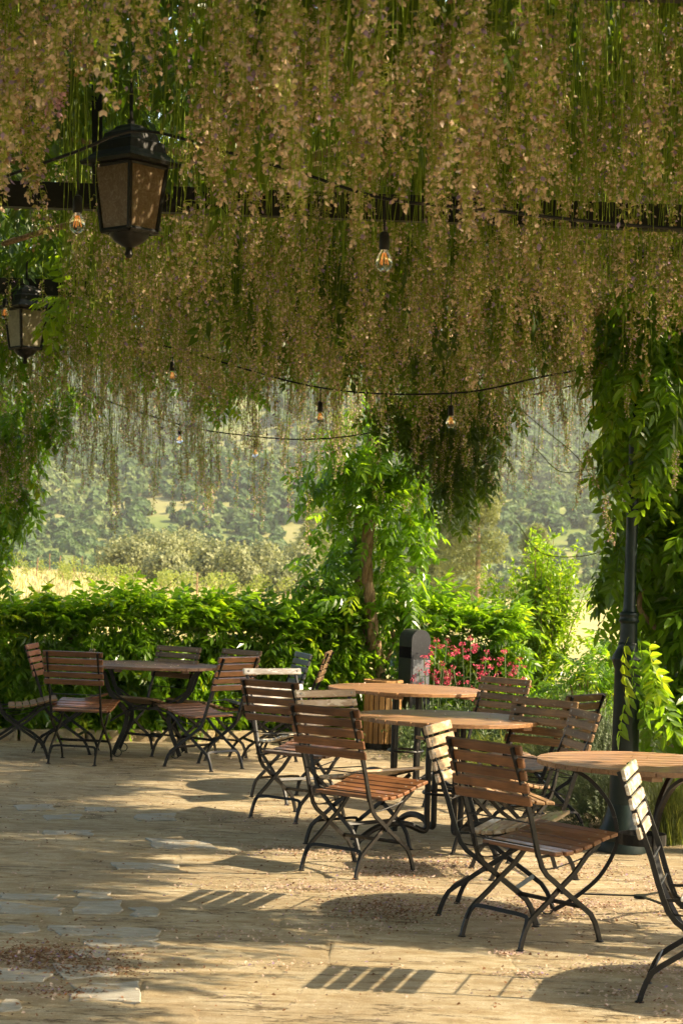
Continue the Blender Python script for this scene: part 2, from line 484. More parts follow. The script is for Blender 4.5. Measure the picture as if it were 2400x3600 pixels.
class MB:
    def __init__(self):
        self.V = []; self.Q = []; self.T = []; self.n = 0; self.mq = []; self.mt = []

    def add(self, V, Q=None, T=None, mi=0):
        V = np.asarray(V, float).reshape(-1, 3)
        if Q is not None and len(Q):
            Q = np.asarray(Q, int); self.Q.append(Q + self.n); self.mq += [mi] * len(Q)
        if T is not None and len(T):
            T = np.asarray(T, int); self.T.append(T + self.n); self.mt += [mi] * len(T)
        self.V.append(V); self.n += len(V)

    def box(self, c, s, ch=0.0, rot=None, mi=0):
        """box centred c, size s, with chamfered edges"""
        hx, hy, hz = (a / 2 for a in s)
        if ch <= 0:
            V = np.array([(x, y, z) for x in (-hx, hx) for y in (-hy, hy) for z in (-hz, hz)])
            Q = [(0, 1, 3, 2), (4, 6, 7, 5), (0, 4, 5, 1), (2, 3, 7, 6), (0, 2, 6, 4), (1, 5, 7, 3)]
            T = None
        else:
            V = []; idx = {}
            for sx in (-1, 1):
                for sy in (-1, 1):
                    for sz in (-1, 1):
                        for ax in range(3):
                            p = [sx * (hx - ch), sy * (hy - ch), sz * (hz - ch)]
                            p[ax] = (sx, sy, sz)[ax] * (hx, hy, hz)[ax]
                            idx[(sx, sy, sz, ax)] = len(V); V.append(p)
            V = np.array(V); Q = []; T = []
            for ax in range(3):
                o = [a for a in range(3) if a != ax]
                for s in (-1, 1):
                    q = []
                    for a, b in ((-1, -1), (1, -1), (1, 1), (-1, 1)):
                        k = [0, 0, 0]; k[ax] = s; k[o[0]] = a; k[o[1]] = b
                        q.append(idx[(*k, ax)])
                    if (s > 0) != (ax != 1):
                        q = q[::-1]
                    Q.append(q)
            for ax in range(3):
                o = [a for a in range(3) if a != ax]
                for a in (-1, 1):
                    for b in (-1, 1):
                        k1 = [0, 0, 0]; k2 = [0, 0, 0]
                        k1[ax] = -1; k2[ax] = 1
                        for k in (k1, k2):
                            k[o[0]] = a; k[o[1]] = b
                        Q.append([idx[(*k1, o[0])], idx[(*k2, o[0])], idx[(*k2, o[1])], idx[(*k1, o[1])]])
            for sx in (-1, 1):
                for sy in (-1, 1):
                    for sz in (-1, 1):
                        T.append([idx[(sx, sy, sz, a)] for a in range(3)])
        if rot is not None:
            V = V @ np.array(rot.to_3x3() if hasattr(rot, 'to_3x3') else rot).T
        self.add(V + np.array(c), Q, T, mi)

    def tube(self, P, r, n=8, cap=True, mi=0, twist=None, flat=1.0):
        P = np.asarray(P, float)
        r = np.full(len(P), r) if np.isscalar(r) else np.asarray(r, float)
        T = np.gradient(P, axis=0); T /= np.linalg.norm(T, axis=1)[:, None] + 1e-12
        up = np.array([0, 0, 1.0]) if abs(T[0][2]) < 0.9 else np.array([1.0, 0, 0])
        u = np.cross(T[0], up); u /= np.linalg.norm(u)
        V = []
        for i in range(len(P)):
            u = u - T[i] * (u @ T[i]); u /= np.linalg.norm(u)
            w = np.cross(T[i], u)
            a = np.arange(n) / n * 2 * PI + (twist[i] if twist is not None else 0)
            V.append(P[i] + r[i] * (np.cos(a)[:, None] * u + flat * np.sin(a)[:, None] * w))
        V = np.concatenate(V); m = len(P)
        Q = [(i * n + j, i * n + (j + 1) % n, (i + 1) * n + (j + 1) % n, (i + 1) * n + j) for i in range(m - 1) for j in range(n)]
        Tt = []
        if cap:
            V = np.concatenate([V, P[:1], P[-1:]])
            Tt = [(m * n, (j + 1) % n, j) for j in range(n)] + [(m * n + 1, (m - 1) * n + j, (m - 1) * n + (j + 1) % n) for j in range(n)]
        self.add(V, Q, Tt, mi)

    def strip(self, P, w, t, lat):
        """flat bar: path P, thickness t measured along lat, width w across"""
        P = np.asarray(P, float); lat = np.asarray(lat, float); lat /= np.linalg.norm(lat)
        T = np.gradient(P, axis=0); T /= np.linalg.norm(T, axis=1)[:, None]
        V = []
        for i in range(len(P)):
            nrm = np.cross(T[i], lat); nrm /= np.linalg.norm(nrm)
            for a, b in ((-1, -1), (1, -1), (1, 1), (-1, 1)):
                V.append(P[i] + lat * a * t / 2 + nrm * b * w / 2)
        m = len(P)
        Q = [(i * 4 + j, i * 4 + (j + 1) % 4, (i + 1) * 4 + (j + 1) % 4, (i + 1) * 4 + j) for i in range(m - 1) for j in range(4)]
        Q += [(3, 2, 1, 0), ((m - 1) * 4, (m - 1) * 4 + 1, (m - 1) * 4 + 2, (m - 1) * 4 + 3)]
        self.add(V, Q)

    def lathe(self, prof, n=24, c=(0, 0, 0), mi=0):
        V = []; Q = []
        for r, z in prof:
            for j in range(n):
                a = j / n * 2 * PI
                V.append((c[0] + r * math.cos(a), c[1] + r * math.sin(a), c[2] + z))
        for i in range(len(prof) - 1):
            for j in range(n):
                Q.append((i * n + j, i * n + (j + 1) % n, (i + 1) * n + (j + 1) % n, (i + 1) * n + j))
        self.add(V, Q, mi=mi)

    def mesh(self, name, mats, smooth_sh=False):
        V = np.concatenate(self.V)
        F = []; mi = []
        if self.Q:
            F.append(np.concatenate(self.Q)); mi += self.mq
        if self.T:
            F.append(np.concatenate(self.T)); mi += self.mt
        me = mesh_np(name, V, F, mats, smooth_sh=smooth_sh, mat_idx=mi)
        if smooth_sh:
            bm = bmesh.new(); bm.from_mesh(me)
            bmesh.ops.recalc_face_normals(bm, faces=bm.faces)
            for e in bm.edges:
                if len(e.link_faces) == 2 and e.calc_face_angle(0) > 0.6:
                    e.smooth = False
            bm.to_mesh(me); bm.free()
        return me

    def obj(self, name, mats, parent=None, smooth_sh=False, **kw):
        return link(name, self.mesh(name, mats, smooth_sh), parent, **kw)


def spline(P, k=6):
    """Catmull-Rom through P"""
    P = np.asarray(P, float)
    Q = np.concatenate([[2 * P[0] - P[1]], P, [2 * P[-1] - P[-2]]])
    out = []
    for i in range(1, len(Q) - 2):
        p0, p1, p2, p3 = Q[i - 1], Q[i], Q[i + 1], Q[i + 2]
        for t in np.arange(k) / k:
            out.append(0.5 * ((2 * p1) + (-p0 + p2) * t + (2 * p0 - 5 * p1 + 4 * p2 - p3) * t * t + (-p0 + 3 * p1 - 3 * p2 + p3) * t ** 3))
    out.append(P[-1])
    return np.array(out)


# ------------------------------------------------------------------ setting: land, patio
ys = np.concatenate([np.arange(-155, -60, 19.0), np.arange(-60, 19, 6.0), np.arange(19, 60, 2.0), np.arange(60, 200, 5.0), np.arange(200, 900, 16.0), np.arange(900, 1900, 50.0)])
us = np.linspace(-1, 1, 141); us = np.sign(us) * np.abs(us) ** 1.6
X = us[None, :] * (30 + np.abs(ys[:, None]) * 0.75)
Y = np.repeat(ys[:, None], len(us), 1)
Z = terrain(X, Y)
V = np.stack([X, Y, Z], -1).reshape(-1, 3)
nr, ncol = X.shape
i, j = np.meshgrid(np.arange(nr - 1), np.arange(ncol - 1), indexing='ij')
Q = np.stack([i * ncol + j, i * ncol + j + 1, (i + 1) * ncol + j + 1, (i + 1) * ncol + j], -1).reshape(-1, 4)
link('ground', mesh_np('ground', V, Q, M['land'], smooth_sh=True), kind='structure')

# patio: a sanded stone sheet with gentle undulation, grid
xs = np.linspace(-7, 5.0, 121); yy = np.linspace(-4, 18.0, 221)
X, Y = np.meshgrid(xs, yy)
Z = SX * X + SY * (Y - 8) - 0.004 + 0.003 * np.sin(X * 3.1 + Y * 1.3) * np.sin(Y * 2.3 - X) + rng.normal(0, 0.0006, X.shape)
V = np.stack([X, Y, Z], -1).reshape(-1, 3)
nr, ncol = X.shape
i, j = np.meshgrid(np.arange(nr - 1), np.arange(ncol - 1), indexing='ij')
Q = np.stack([i * ncol + j, i * ncol + j + 1, (i + 1) * ncol + j + 1, (i + 1) * ncol + j], -1).reshape(-1, 4)
patio = link('patio', mesh_np('patio', V, Q, M['stone'], smooth_sh=True), kind='structure')


def slab(poly, th, mat, lift):
    poly = np.array(poly, float)
    c = poly.mean(0)
    if np.sum((np.roll(poly[:, 0], -1) - poly[:, 0]) * (np.roll(poly[:, 1], -1) + poly[:, 1])) > 0:
        poly = poly[::-1]
    pts = []
    for a, b in zip(poly, np.roll(poly, -1, 0)):
        k = 3 if len(poly) <= 5 else 2
        d = b - a; L = np.linalg.norm(d); nn = np.array([d[1], -d[0]]) / L
        for t in range(k):
            pts.append(a + d * t / k + nn * rng.normal(0, 0.017) * (1 if t else .7) + (b - a) * (rng.normal(0, .07) if t else 0))
    pts = np.array(pts); n = len(pts)
    zt = lambda P: np.array([gz(x, y) for x, y in P])
    tl = rng.normal(0, 0.0025, 2)
    top = c + (pts - c) * 0.97
    hz = lambda P: zt(P) + lift + (P - c) @ tl
    V = np.concatenate([np.c_[pts, zt(pts) - 0.02], np.c_[pts, hz(pts) - 0.003], np.c_[top, hz(top)]])
    Q = [(j, (j + 1) % n, n + (j + 1) % n, n + j) for j in range(n)] + [(n + j, n + (j + 1) % n, 2 * n + (j + 1) % n, 2 * n + j) for j in range(n)]
    V = np.concatenate([V, [[c[0], c[1], hz(c[None])[0]]]])
    T = [(2 * n + j, 2 * n + (j + 1) % n, 3 * n) for j in range(n)]
    return link('flagstone', mesh_np('flagstone', V, [np.array(Q), np.array(T)], mat), patio)


SLATES = [[(-1.6, 9.51), (-1.31, 9.51), (-1.29, 9.38), (-1.57, 9.35)], [(-1.26, 9.65), (-1.08, 9.65), (-1.06, 9.48), (-1.22, 9.45)], [(-1.56, 9.28), (-1.25, 9.14), (-1.22, 8.97), (-1.51, 8.99)], [(-1.2, 9.34), (-1.0, 9.41), (-0.98, 9.09), (-1.18, 9.03)], [(-0.94, 9.23), (-0.84, 9.28), (-0.81, 9.05), (-0.93, 9.05)], [(-1.25, 8.72), (-0.78, 8.76), (-0.76, 8.55), (-1.16, 8.5)], [(-1.05, 8.43), (-0.75, 8.51), (-0.75, 8.33), (-1.01, 8.28)], [(-1.1, 7.92), (-0.88, 7.9), (-0.84, 7.73), (-1.02, 7.61)], [(-1.0, 7.54), (-0.74, 7.64), (-0.71, 7.28), (-0.96, 7.28)], [(-2.08, 12.82), (-1.82, 12.95), (-1.79, 12.67), (-2.0, 12.58)], [(-1.82, 12.4), (-1.59, 12.49), (-1.57, 12.24), (-1.76, 12.16)], [(-1.61, 12.84), (-1.44, 12.89), (-1.42, 12.69), (-1.58, 12.65)], [(-1.08, 11.54), (-0.71, 11.46), (-0.69, 11.22), (-1.0, 11.13)], [(-1.27, 12.58), (-1.01, 12.7), (-1.0, 12.36), (-1.22, 12.3)], [(-1.3, 7.79), (-1.11, 7.78), (-1.09, 7.58), (-1.26, 7.54)], [(-1.72, 11.72), (-1.43, 11.79), (-1.42, 11.59), (-1.68, 11.53)], [(-1.45, 8.65), (-1.29, 8.71), (-1.27, 8.58), (-1.43, 8.54)], [(-1.08, 8.19), (-0.92, 8.22), (-0.92, 8.09), (-1.04, 8.05)], [(-1.17, 10.59), (-0.83, 10.6), (-0.81, 10.42), (-1.13, 10.36)], [(-1.21, 7.27), (-1.14, 7.25), (-1.1, 7.09), (-1.18, 7.06)]]
for s in SLATES:
    slab(s, 0.03, M['slate'], 0.004 + rng.uniform(0, 0.002))
sl_c = np.array([np.mean(s, 0) for s in SLATES])
# sandy slabs, courses running across the view
yv = 6.3
while yv < 14.6:
    dep = rng.uniform(0.28, 0.5)
    xv = -3.2 + rng.uniform(0, .4)
    while xv < 2.9:
        wd = rng.uniform(0.45, 1.05)
        c = np.array([xv + wd / 2, yv + dep / 2])
        if abs(c[0]) < 0.19 * c[1] + 0.5 and rng.random() < 0.93:
            g = rng.uniform(0.001, 0.005)
            poly = [(xv + g, yv + g + rng.normal(0, .02)), (xv + wd - g, yv + g + rng.normal(0, .02)), (xv + wd - g + rng.normal(0, .02), yv + dep - g), (xv + g + rng.normal(0, .02), yv + dep - g)]
            if np.min(np.abs(sl_c - c).max(1)) > 0.001:
                slab(poly, 0.03, M['stone'], rng.uniform(-0.0035, -0.0005))
        xv += wd
    yv += dep

# low stone edging at the far side of the patio and garden beds
b = MB()
for k in range(7):
    x0 = -3.9 + k * 0.56
    ye_ = 17.78 + .30 * (x0 + .28 + 1.4)
    b2 = MB(); b2.box((x0 + .28, ye_, gz(x0, ye_) + 0.03), (0.56, 0.14, 0.12), 0.012, Matrix.Rotation(.29, 3, 'Z'))
    b2.obj('edging_stone', M['stone'], patio)
X, Y = np.meshgrid(np.linspace(0.9, 9.0, 60), np.linspace(12.9, 22, 60))
edge = smooth(0, 0.5, Y - (13.1 + 4.6 * smooth(0.2, 1.1, 2.1 - X)))
Z = SX * X + SY * (Y - 8) - 0.06 + 0.13 * edge + rng.normal(0, 0.012, X.shape)
V = np.stack([X, Y, Z], -1).reshape(-1, 3)
i, j = np.meshgrid(np.arange(59), np.arange(59), indexing='ij')
Q = np.stack([i * 60 + j, i * 60 + j + 1, (i + 1) * 60 + j + 1, (i + 1) * 60 + j], -1).reshape(-1, 4)
link('garden_bed', mesh_np('garden_bed', V, Q, M['soil'], smooth_sh=True), kind='structure')

# ------------------------------------------------------------------ chairs
PA = [(-.101, .868), (-.06, .77), (-.012, .655), (.03, .545), (.056, .46), (.075, .405), (.098, .35), (.13, .313), (.18, .28), (.225, .246), (.34, .17), (.405, .125), (.435, .085), (.452, .045), (.467, .004)]
PB = [(.462, .430), (.43, .405), (.385, .378), (.345, .338), (.305, .30), (.225, .246), (.15, .19), (.08, .143), (.045, .115), (.025, .08), (.01, .04), (0, .004)]


def chair_meshes(wm):
    P = []
    up = Vector((-.093, 0, .322)).normalized()
    lean = math.atan2(.093, .322)
    rot = Matrix.Rotation(-lean, 3, 'Y')
    for k in range(5):
        zc = 0.857 - k * 0.0545
        xc = -.098 + (.868 - zc) * (.093 / .322) + 0.016
        s = MB()
        s.box((xc, 0, zc), (0.018, 0.474, 0.0435), 0.004, rot)
        for sy in (-1, 1):
            s.lathe([(0.0075, 0.0), (0.0065, 0.0025), (0.002, 0.0035)], 8, (0, 0, 0), 1)
            Vv = s.V[-1]
            rr = np.array((rot @ Matrix.Rotation(PI / 2, 3, 'Y')))
            s.V[-1] = Vv @ rr.T + np.array([xc + 0.009, sy * 0.2, zc + .0026])
        P.append(('back_slat', s.mesh('back_slat', [wm, M['metal_bolt']])))
    seat = [(.170, .405), (.227, .406), (.284, .414), (.341, .426), (.397, .442), (.450, .457), (.500, .467)]
    for k, (x, z) in enumerate(seat):
        s = MB()
        dz = (seat[min(k + 1, 6)][1] - seat[max(k - 1, 0)][1]) / (seat[min(k + 1, 6)][0] - seat[max(k - 1, 0)][0])
        s.box((x, 0, z), (0.050, 0.46 + .02 * (k > 0), 0.018), 0.004, Matrix.Rotation(-math.atan(dz), 3, 'Y'))
        for sy in (-1, 1):
            s.lathe([(0.006, 0.0), (0.005, 0.002), (0.001, 0.0025)], 6, (x, sy * 0.185, z + 0.0085), 1)
        P.append(('seat_slat', s.mesh('seat_slat', [wm, M['metal_bolt']])))
    mt = M['metal']
    for sy in (-1, 1):
        s = MB()
        s.strip([(x, sy * 0.2, z) for x, z in PA], 0.021, 0.012, (0, 1, 0))
        s.lathe([(0.006, -0.02), (0.009, -0.02), (0.009, 0.0)], 6, (.225, sy * .2, .246))
        P.append(('back_post', s.mesh('back_post', mt)))
        s = MB()
        s.strip([(x, sy * 0.184, z) for x, z in PB], 0.021, 0.012, (0, 1, 0))
        P.append(('rear_leg', s.mesh('rear_leg', mt)))
        s = MB()
        s.tube(spline([(.085, sy * .193, .385), (.10, sy * .193, .352), (.15, sy * .193, .338), (.26, sy * .19, .352), (.36, sy * .187, .372), (.42, sy * .186, .40)], 3), 0.0036, 5)
        s.strip([(.06, sy * .19, .45), (.075, sy * .19, .395), (.10, sy * .19, .392), (.30, sy * .188, .405), (.455, sy * .186, .445), (.50, sy * .186, .455)], 0.012, 0.006, (0, 1, 0))
        P.append(('seat_bracket', s.mesh('seat_bracket', mt)))
        for (fx, fy) in ((.467, .2), (0, .184)):
            s = MB()
            s.lathe([(0.0, 0.007), (0.014, 0.006), (0.019, 0.002), (0.019, 0.0)], 10, (fx, sy * fy, 0))
            P.append(('foot_pad', s.mesh('foot_pad', mt)))
    s = MB(); s.tube([(.032, -.197, .54), (.032, .197, .54)], 0.0036, 5); P.append(('cross_rod', s.mesh('cross_rod', mt)))
    s = MB(); s.tube([(.062, -.197, .437), (.062, .197, .437)], 0.0036, 5); P.append(('cross_rod', s.mesh('cross_rod', mt)))
    s = MB(); s.box((.365, 0, .158), (0.009, 0.396, 0.021), 0.001, Matrix.Rotation(-.6, 3, 'Y')); P.append(('stretcher', s.mesh('stretcher', mt)))
    s = MB()
    s.strip(spline([(.018, -.182, .075), (.045, -.172, .122), (.055, -.14, .138), (.055, 0, .139), (.055, .14, .138), (.045, .172, .122), (.018, .182, .075)], 3), 0.018, 0.005, (0.8, 0, -.5))
    P.append(('stretcher', s.mesh('stretcher', mt)))
    return P


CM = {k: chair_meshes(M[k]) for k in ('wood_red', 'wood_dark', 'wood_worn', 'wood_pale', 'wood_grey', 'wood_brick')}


def chair(x, y, a, kind, label, skip=()):
    c = thing('garden_chair', label, 'chair', at(x, y, PI / 2 - a), 'folding slatted chairs round the tables')
    for n, (nm, me) in enumerate(CM[kind]):
        if n in skip:
            continue
        o = bpy.data.objects.new(nm, me)
        COL.objects.link(o); o.parent = c
    return c


chair(0.673, 8.666, 0.894, 'wood_red', 'red brown chair nearest the camera seen from behind, left of the right hand table')
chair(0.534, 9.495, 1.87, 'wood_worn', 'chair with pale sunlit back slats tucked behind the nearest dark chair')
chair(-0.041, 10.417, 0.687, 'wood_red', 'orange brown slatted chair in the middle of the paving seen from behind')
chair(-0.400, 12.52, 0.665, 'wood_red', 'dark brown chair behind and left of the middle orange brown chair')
chair(-0.436, 13.844, 2.537, 'wood_pale', 'chair with a top slat glaring white in the sun and its second back slat missing', skip=(1,))
chair(-0.041, 11.66, 2.40, 'wood_worn', 'chair with two pale sunlit slats at the left side of the honey coloured table')
chair(-2.057, 15.446, 0.133, 'wood_red', 'dark brown chair seen square from behind at the far left table')
chair(-0.854, 15.435, -0.923, 'wood_red', 'chair turned sideways at the right side of the far left table')
chair(-2.473, 16.48, 1.62, 'wood_brick', 'brick red slatted chair at the left side of the far left table')
chair(-2.79, 15.95, 1.40, 'wood_dark', 'chair cut off by the left edge with only its seat and crossed legs in view')
chair(-1.416, 16.79, -2.54, 'wood_dark', 'dark chair facing the camera behind the far left table, its back against the hedge')
chair(-0.884, 16.57, -2.37, 'wood_dark', 'dark chair by the hedge half hidden behind the sideways chair')
chair(-0.390, 16.45, -1.86, 'wood_grey', 'grey silvered slat chair in front of the hedge')
chair(-0.190, 16.95, -1.47, 'wood_dark', 'narrow brown chair seen edge on right beside the grey slat chair')
chair(1.066, 13.647, -2.29, 'wood_dark', 'dark weathered chair in front of the red flowers')
chair(1.126, 11.52, -2.38, 'wood_dark', 'weathered brown chair behind the right end of the honey coloured table')
chair(1.229, 10.72, -1.77, 'wood_dark', 'angled weathered chair beside the round table and the green post')
chair(1.42, 12.2, -0.95, 'wood_dark', 'chair turned away from the camera just left of the green post')
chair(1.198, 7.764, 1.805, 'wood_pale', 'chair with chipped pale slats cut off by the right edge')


# ------------------------------------------------------------------ tables
def table_top(t, r, ang, mat, n=14):
    Rz = Matrix.Rotation(ang, 3, 'Z')
    w = 2 * r / n
    for k in range(n):
        y0 = -r + k * w + 0.003; y1 = -r + (k + 1) * w - 0.003
        y0 = max(y0, -r + .004); y1 = min(y1, r - .004)
        yl = np.linspace(y0, y1, 5)
        xl = np.sqrt(np.maximum(r * r - yl ** 2, 0.0))
        out = [(x, y) for x, y in zip(xl, yl)] + [(-x, y) for x, y in zip(xl[::-1], yl[::-1])]
        out = np.array(out); m = len(out)
        c = out.mean(0)
        ins = np.c_[out[:, 0] * (1 - .003 / np.maximum(np.abs(out[:, 0]), .02)), c[1] + (out[:, 1] - c[1]) * 0.93]
        V = np.concatenate([np.c_[out, np.full(m, .722)], np.c_[out, np.full(m, .742)], np.c_[ins, np.full(m, .745)]])
        Q = [(j, (j + 1) % m, m + (j + 1) % m, m + j) for j in range(m)] + [(m + j, m + (j + 1) % m, 2 * m + (j + 1) % m, 2 * m + j) for j in range(m)]
        half = m // 2
        for j in range(half - 1):
            Q.append((2 * m + j, 2 * m + j + 1, 2 * m + m - 2 - j, 2 * m + m - 1 - j))
            Q.append((m - 1 - j, m - 2 - j, j + 1, j))
        o = link('table_slat', mesh_np('table_slat', V, np.array(Q), mat), t)
        o.rotation_euler = (0, 0, ang)
    for s in (-1, 1):
        b = MB(); b.box((s * r * .48, 0, .711), (.06, 2 * r * .84, .022), 0.002)
        b.obj('batten', mat, t).rotation_euler = (0, 0, ang)


def tube_table(x, y, r, ang, rot, label):
    t = thing('round_table', label, 'table', at(x, y), 'round slatted tables')
    table_top(t, r, ang, M['table_wood'])
    for k in range(4):
        a = rot + k * PI / 2
        d = np.array([math.cos(a), math.sin(a), 0]); s = 0.115
        L = [d * s + [0, 0, .70], d * s + [0, 0, .45], d * s + [0, 0, .20], d * s + [0, 0, .105], d * (s + .03) + [0, 0, .085], d * .25 + [0, 0, .125], d * .36 + [0, 0, .13], d * .46 + [0, 0, .105], d * .55 + [0, 0, .05], d * .585 + [0, 0, .012]]
        b = MB(); b.tube(spline(L, 5), 0.0185, 10)
        leg = b.obj('leg', M['metal'], t, True)
        b = MB(); b.lathe([(0, .02), (0.022, .02), (0.024, 0.0)], 10, tuple(d * .585))
        b.obj('foot_cap', M['metal'], leg)
    b = MB(); b.tube([(0.125 * math.cos(q), 0.125 * math.sin(q), .30) for q in np.linspace(0, 2 * PI, 25)], 0.009, 6, cap=False)
    b.obj('ring', M['metal'], t, True)
    b = MB()
    for k in range(2):
        a = rot + k * PI / 2
        b.strip([(-.26 * math.cos(a), -.26 * math.sin(a), .695 + .012 * k), (.26 * math.cos(a), .26 * math.sin(a), .695 + .012 * k)], .008, .03, (-math.sin(a), math.cos(a), 0))
    b.obj('top_bracket', M['metal'], t)
    return t


tube_table(0.623, 11.72, 0.54, R(30), R(28), 'round honey coloured slatted table on black tube legs in the middle of the group')
tube_table(0.48, 14.33, 0.57, R(22), R(38), 'round slatted table with black tube legs in front of the black bin')


def arc_table(x, y, r, ang, rot, label, mat):
    t = thing('round_table', label, 'table', at(x, y), 'round slatted tables')
    table_top(t, r, ang, mat)
    for k in range(3):
        a = rot + k * 2 * PI / 3
        d = np.array([math.cos(a), math.sin(a), 0])
        L = [d * .40 + [0, 0, .70], d * .34 + [0, 0, .695], d * .24 + [0, 0, .64], d * .15 + [0, 0, .53], d * .115 + [0, 0, .40], d * .13 + [0, 0, .31], d * .19 + [0, 0, .20], d * .27 + [0, 0, .12], d * .35 + [0, 0, .06], d * .40 + [0, 0, .03]]
        b = MB(); b.strip(spline(L, 5), 0.018, 0.022, np.cross(d, (0, 0, 1)))
        leg = b.obj('leg', M['metal'], t)
        b = MB(); q = np.linspace(0, 2 * PI, 19)
        b.strip([d * (.43 + .028 * math.cos(v)) + [0, 0, .036 + .028 * math.sin(v)] for v in q], .005, .022, np.cross(d, (0, 0, 1)))
        b.obj('scroll_foot', M['metal'], leg)
        b = MB(); b.strip([d * .0 + [0, 0, .118 + k * .0], d * .28 + [0, 0, .112]], .005, .02, np.cross(d, (0, 0, 1)))
        b.obj('floor_stretcher', M['metal'], t)
    b = MB(); b.lathe([(.109, .36), (.113, .36), (.113, .41), (.109, .41), (.109, .36)], 24)
    b.obj('ring', M['metal'], t)
    b = MB(); b.lathe([(.0, .122), (.03, .122), (.03, .106), (0, .106)], 12); b.obj('hub', M['metal'], t)
    return t


arc_table(1.42, 9.35, 0.50, R(28), R(172), 'round table on curved black iron legs at the right edge beside the green post', M['table_wood'])
arc_table(2.33, 7.75, 0.50, R(10), R(100), 'round table just outside the right edge whose shadow falls on the paving', M['table_wood'])

t = thing('round_table', 'brown round table with a drinking glass on it by the hedge on the left', 'table', at(-1.55, 16.4), 'round slatted tables')
table_top(t, 0.557, R(5), M['table_wood_dark'], 15)
for sx in (-1, 1):
    for sy in (-1, 1):
        L = [(.40 * sx, .23 * sy, .705), (.36 * sx, .23 * sy, .66), (.31 * sx, .225 * sy, .52), (.22 * sx, .22 * sy, .42), (.17 * sx, .21 * sy, .34), (.19 * sx, .215 * sy, .22), (.235 * sx, .22 * sy, .11), (.27 * sx, .22 * sy, .02)]
        b = MB(); b.strip(spline(L, 4), 0.034, 0.014, (0, 1, 0))
        leg = b.obj('leg', M['metal'], t)
        q = np.linspace(PI, 2.55 * PI, 10)
        b = MB(); b.strip([((.235 + .035 * -math.cos(v)) * sx, .22 * sy, .036 + .032 * math.sin(v)) for v in q], .006, .03, (0, 1, 0))
        b.obj('scroll_foot', M['metal'], leg)
for sy in (-1, 1):
    for s in (-1, 1):
        L = [(-.30 * 1, .225 * sy, .41 + s * .12), (-.15, .22 * sy, .405 + s * .03), (0, .22 * sy, .40), (.15, .22 * sy, .405 + s * .03), (.30, .225 * sy, .41 + s * .12)]
        b = MB(); b.strip(spline(L, 4), .016, .014, (0, 1, 0)); b.obj('curved_brace', M['metal'], t)
b = MB(); b.strip([(0, -.22, .39), (0, .22, .39)], .012, .03, (1, 0, 0)); b.obj('stretcher', M['metal'], t)
b = MB(); b.lathe([(0.0, .003), (.026, .002), (.030, .03), (.034, .06), (.031, .115), (.0285, .115), (.0315, .06), (.0275, .03), (.0, .008)], 20)
g = b.obj('drinking_glass', M['glass'], None, True)
g.matrix_world = at(-2.02, 16.33, 0, 0.7455)
g['label'] = 'clear drinking glass standing on the left end of the brown round table'; g['category'] = 'glass'

# ------------------------------------------------------------------ lamp post
t = thing('lamp_post', 'dark green cast iron post at the right among the wisteria', 'lamp post', at(1.67, 11.7))
b = MB(); b.lathe([(.15, 0), (.15, .05), (.143, .065), (.150, .075), (.153, .09), (.146, .105), (.118, .17), (.10, .225), (.092, .265), (.088, .275)], 28)
b.obj('base', M['metal_green'], t, True)
b = MB(); b.lathe([(.086, .272), (.084, .42), (.078, .60), (.0755, 1.06), (.082, 1.075), (.086, 1.09), (.091, 1.105), (.096, 1.12), (.091, 1.135), (.072, 1.17), (.060, 1.195), (.061, 1.21), (.055, 1.22)], 28)
b.obj('shaft', M['metal_green'], t, True)
b = MB(); b.lathe([(.052, 1.218), (.050, 1.33), (.056, 1.335), (.062, 1.345), (.056, 1.355), (.054, 1.37), (.058, 1.38), (.055, 1.392), (.041, 1.40), (.036, 1.42), (.034, 1.9), (.031, 3.55)], 24)
b.obj('upper_shaft', M['metal_green'], t, True)

# ------------------------------------------------------------------ pergola: steel beams
t = thing('pergola', 'dark steel pergola frame overhead carrying the wisteria', 'pergola')
for yb, z0 in ((5.6, 3.34), (9.2, 3.30), (14.9, 3.62), (17.0, 3.75)):
    b = MB(); b.box((-1.2, yb, z0), (8.2, 0.06, 0.12), 0.002, Matrix.Rotation(0.021, 3, 'Y')); b.obj('cross_beam', M['metal'], t)
for xb in (-5.2, 2.85):
    b = MB(); b.box((xb, 8.6, 3.52), (0.06, 19.6, 0.10), 0.002, Matrix.Rotation(0.014, 3, 'X')); b.obj('side_beam', M['metal'], t)
for xb, yb in ((-5.2, 18.2), (2.8, 18.2), (-5.2, 9.2), (2.8, 5.6), (-3.35, 17.7)):
    b = MB(); b.box((xb, yb, 1.62), (0.07, 0.07, 3.5), 0.003); b.obj('post', M['metal'], t)

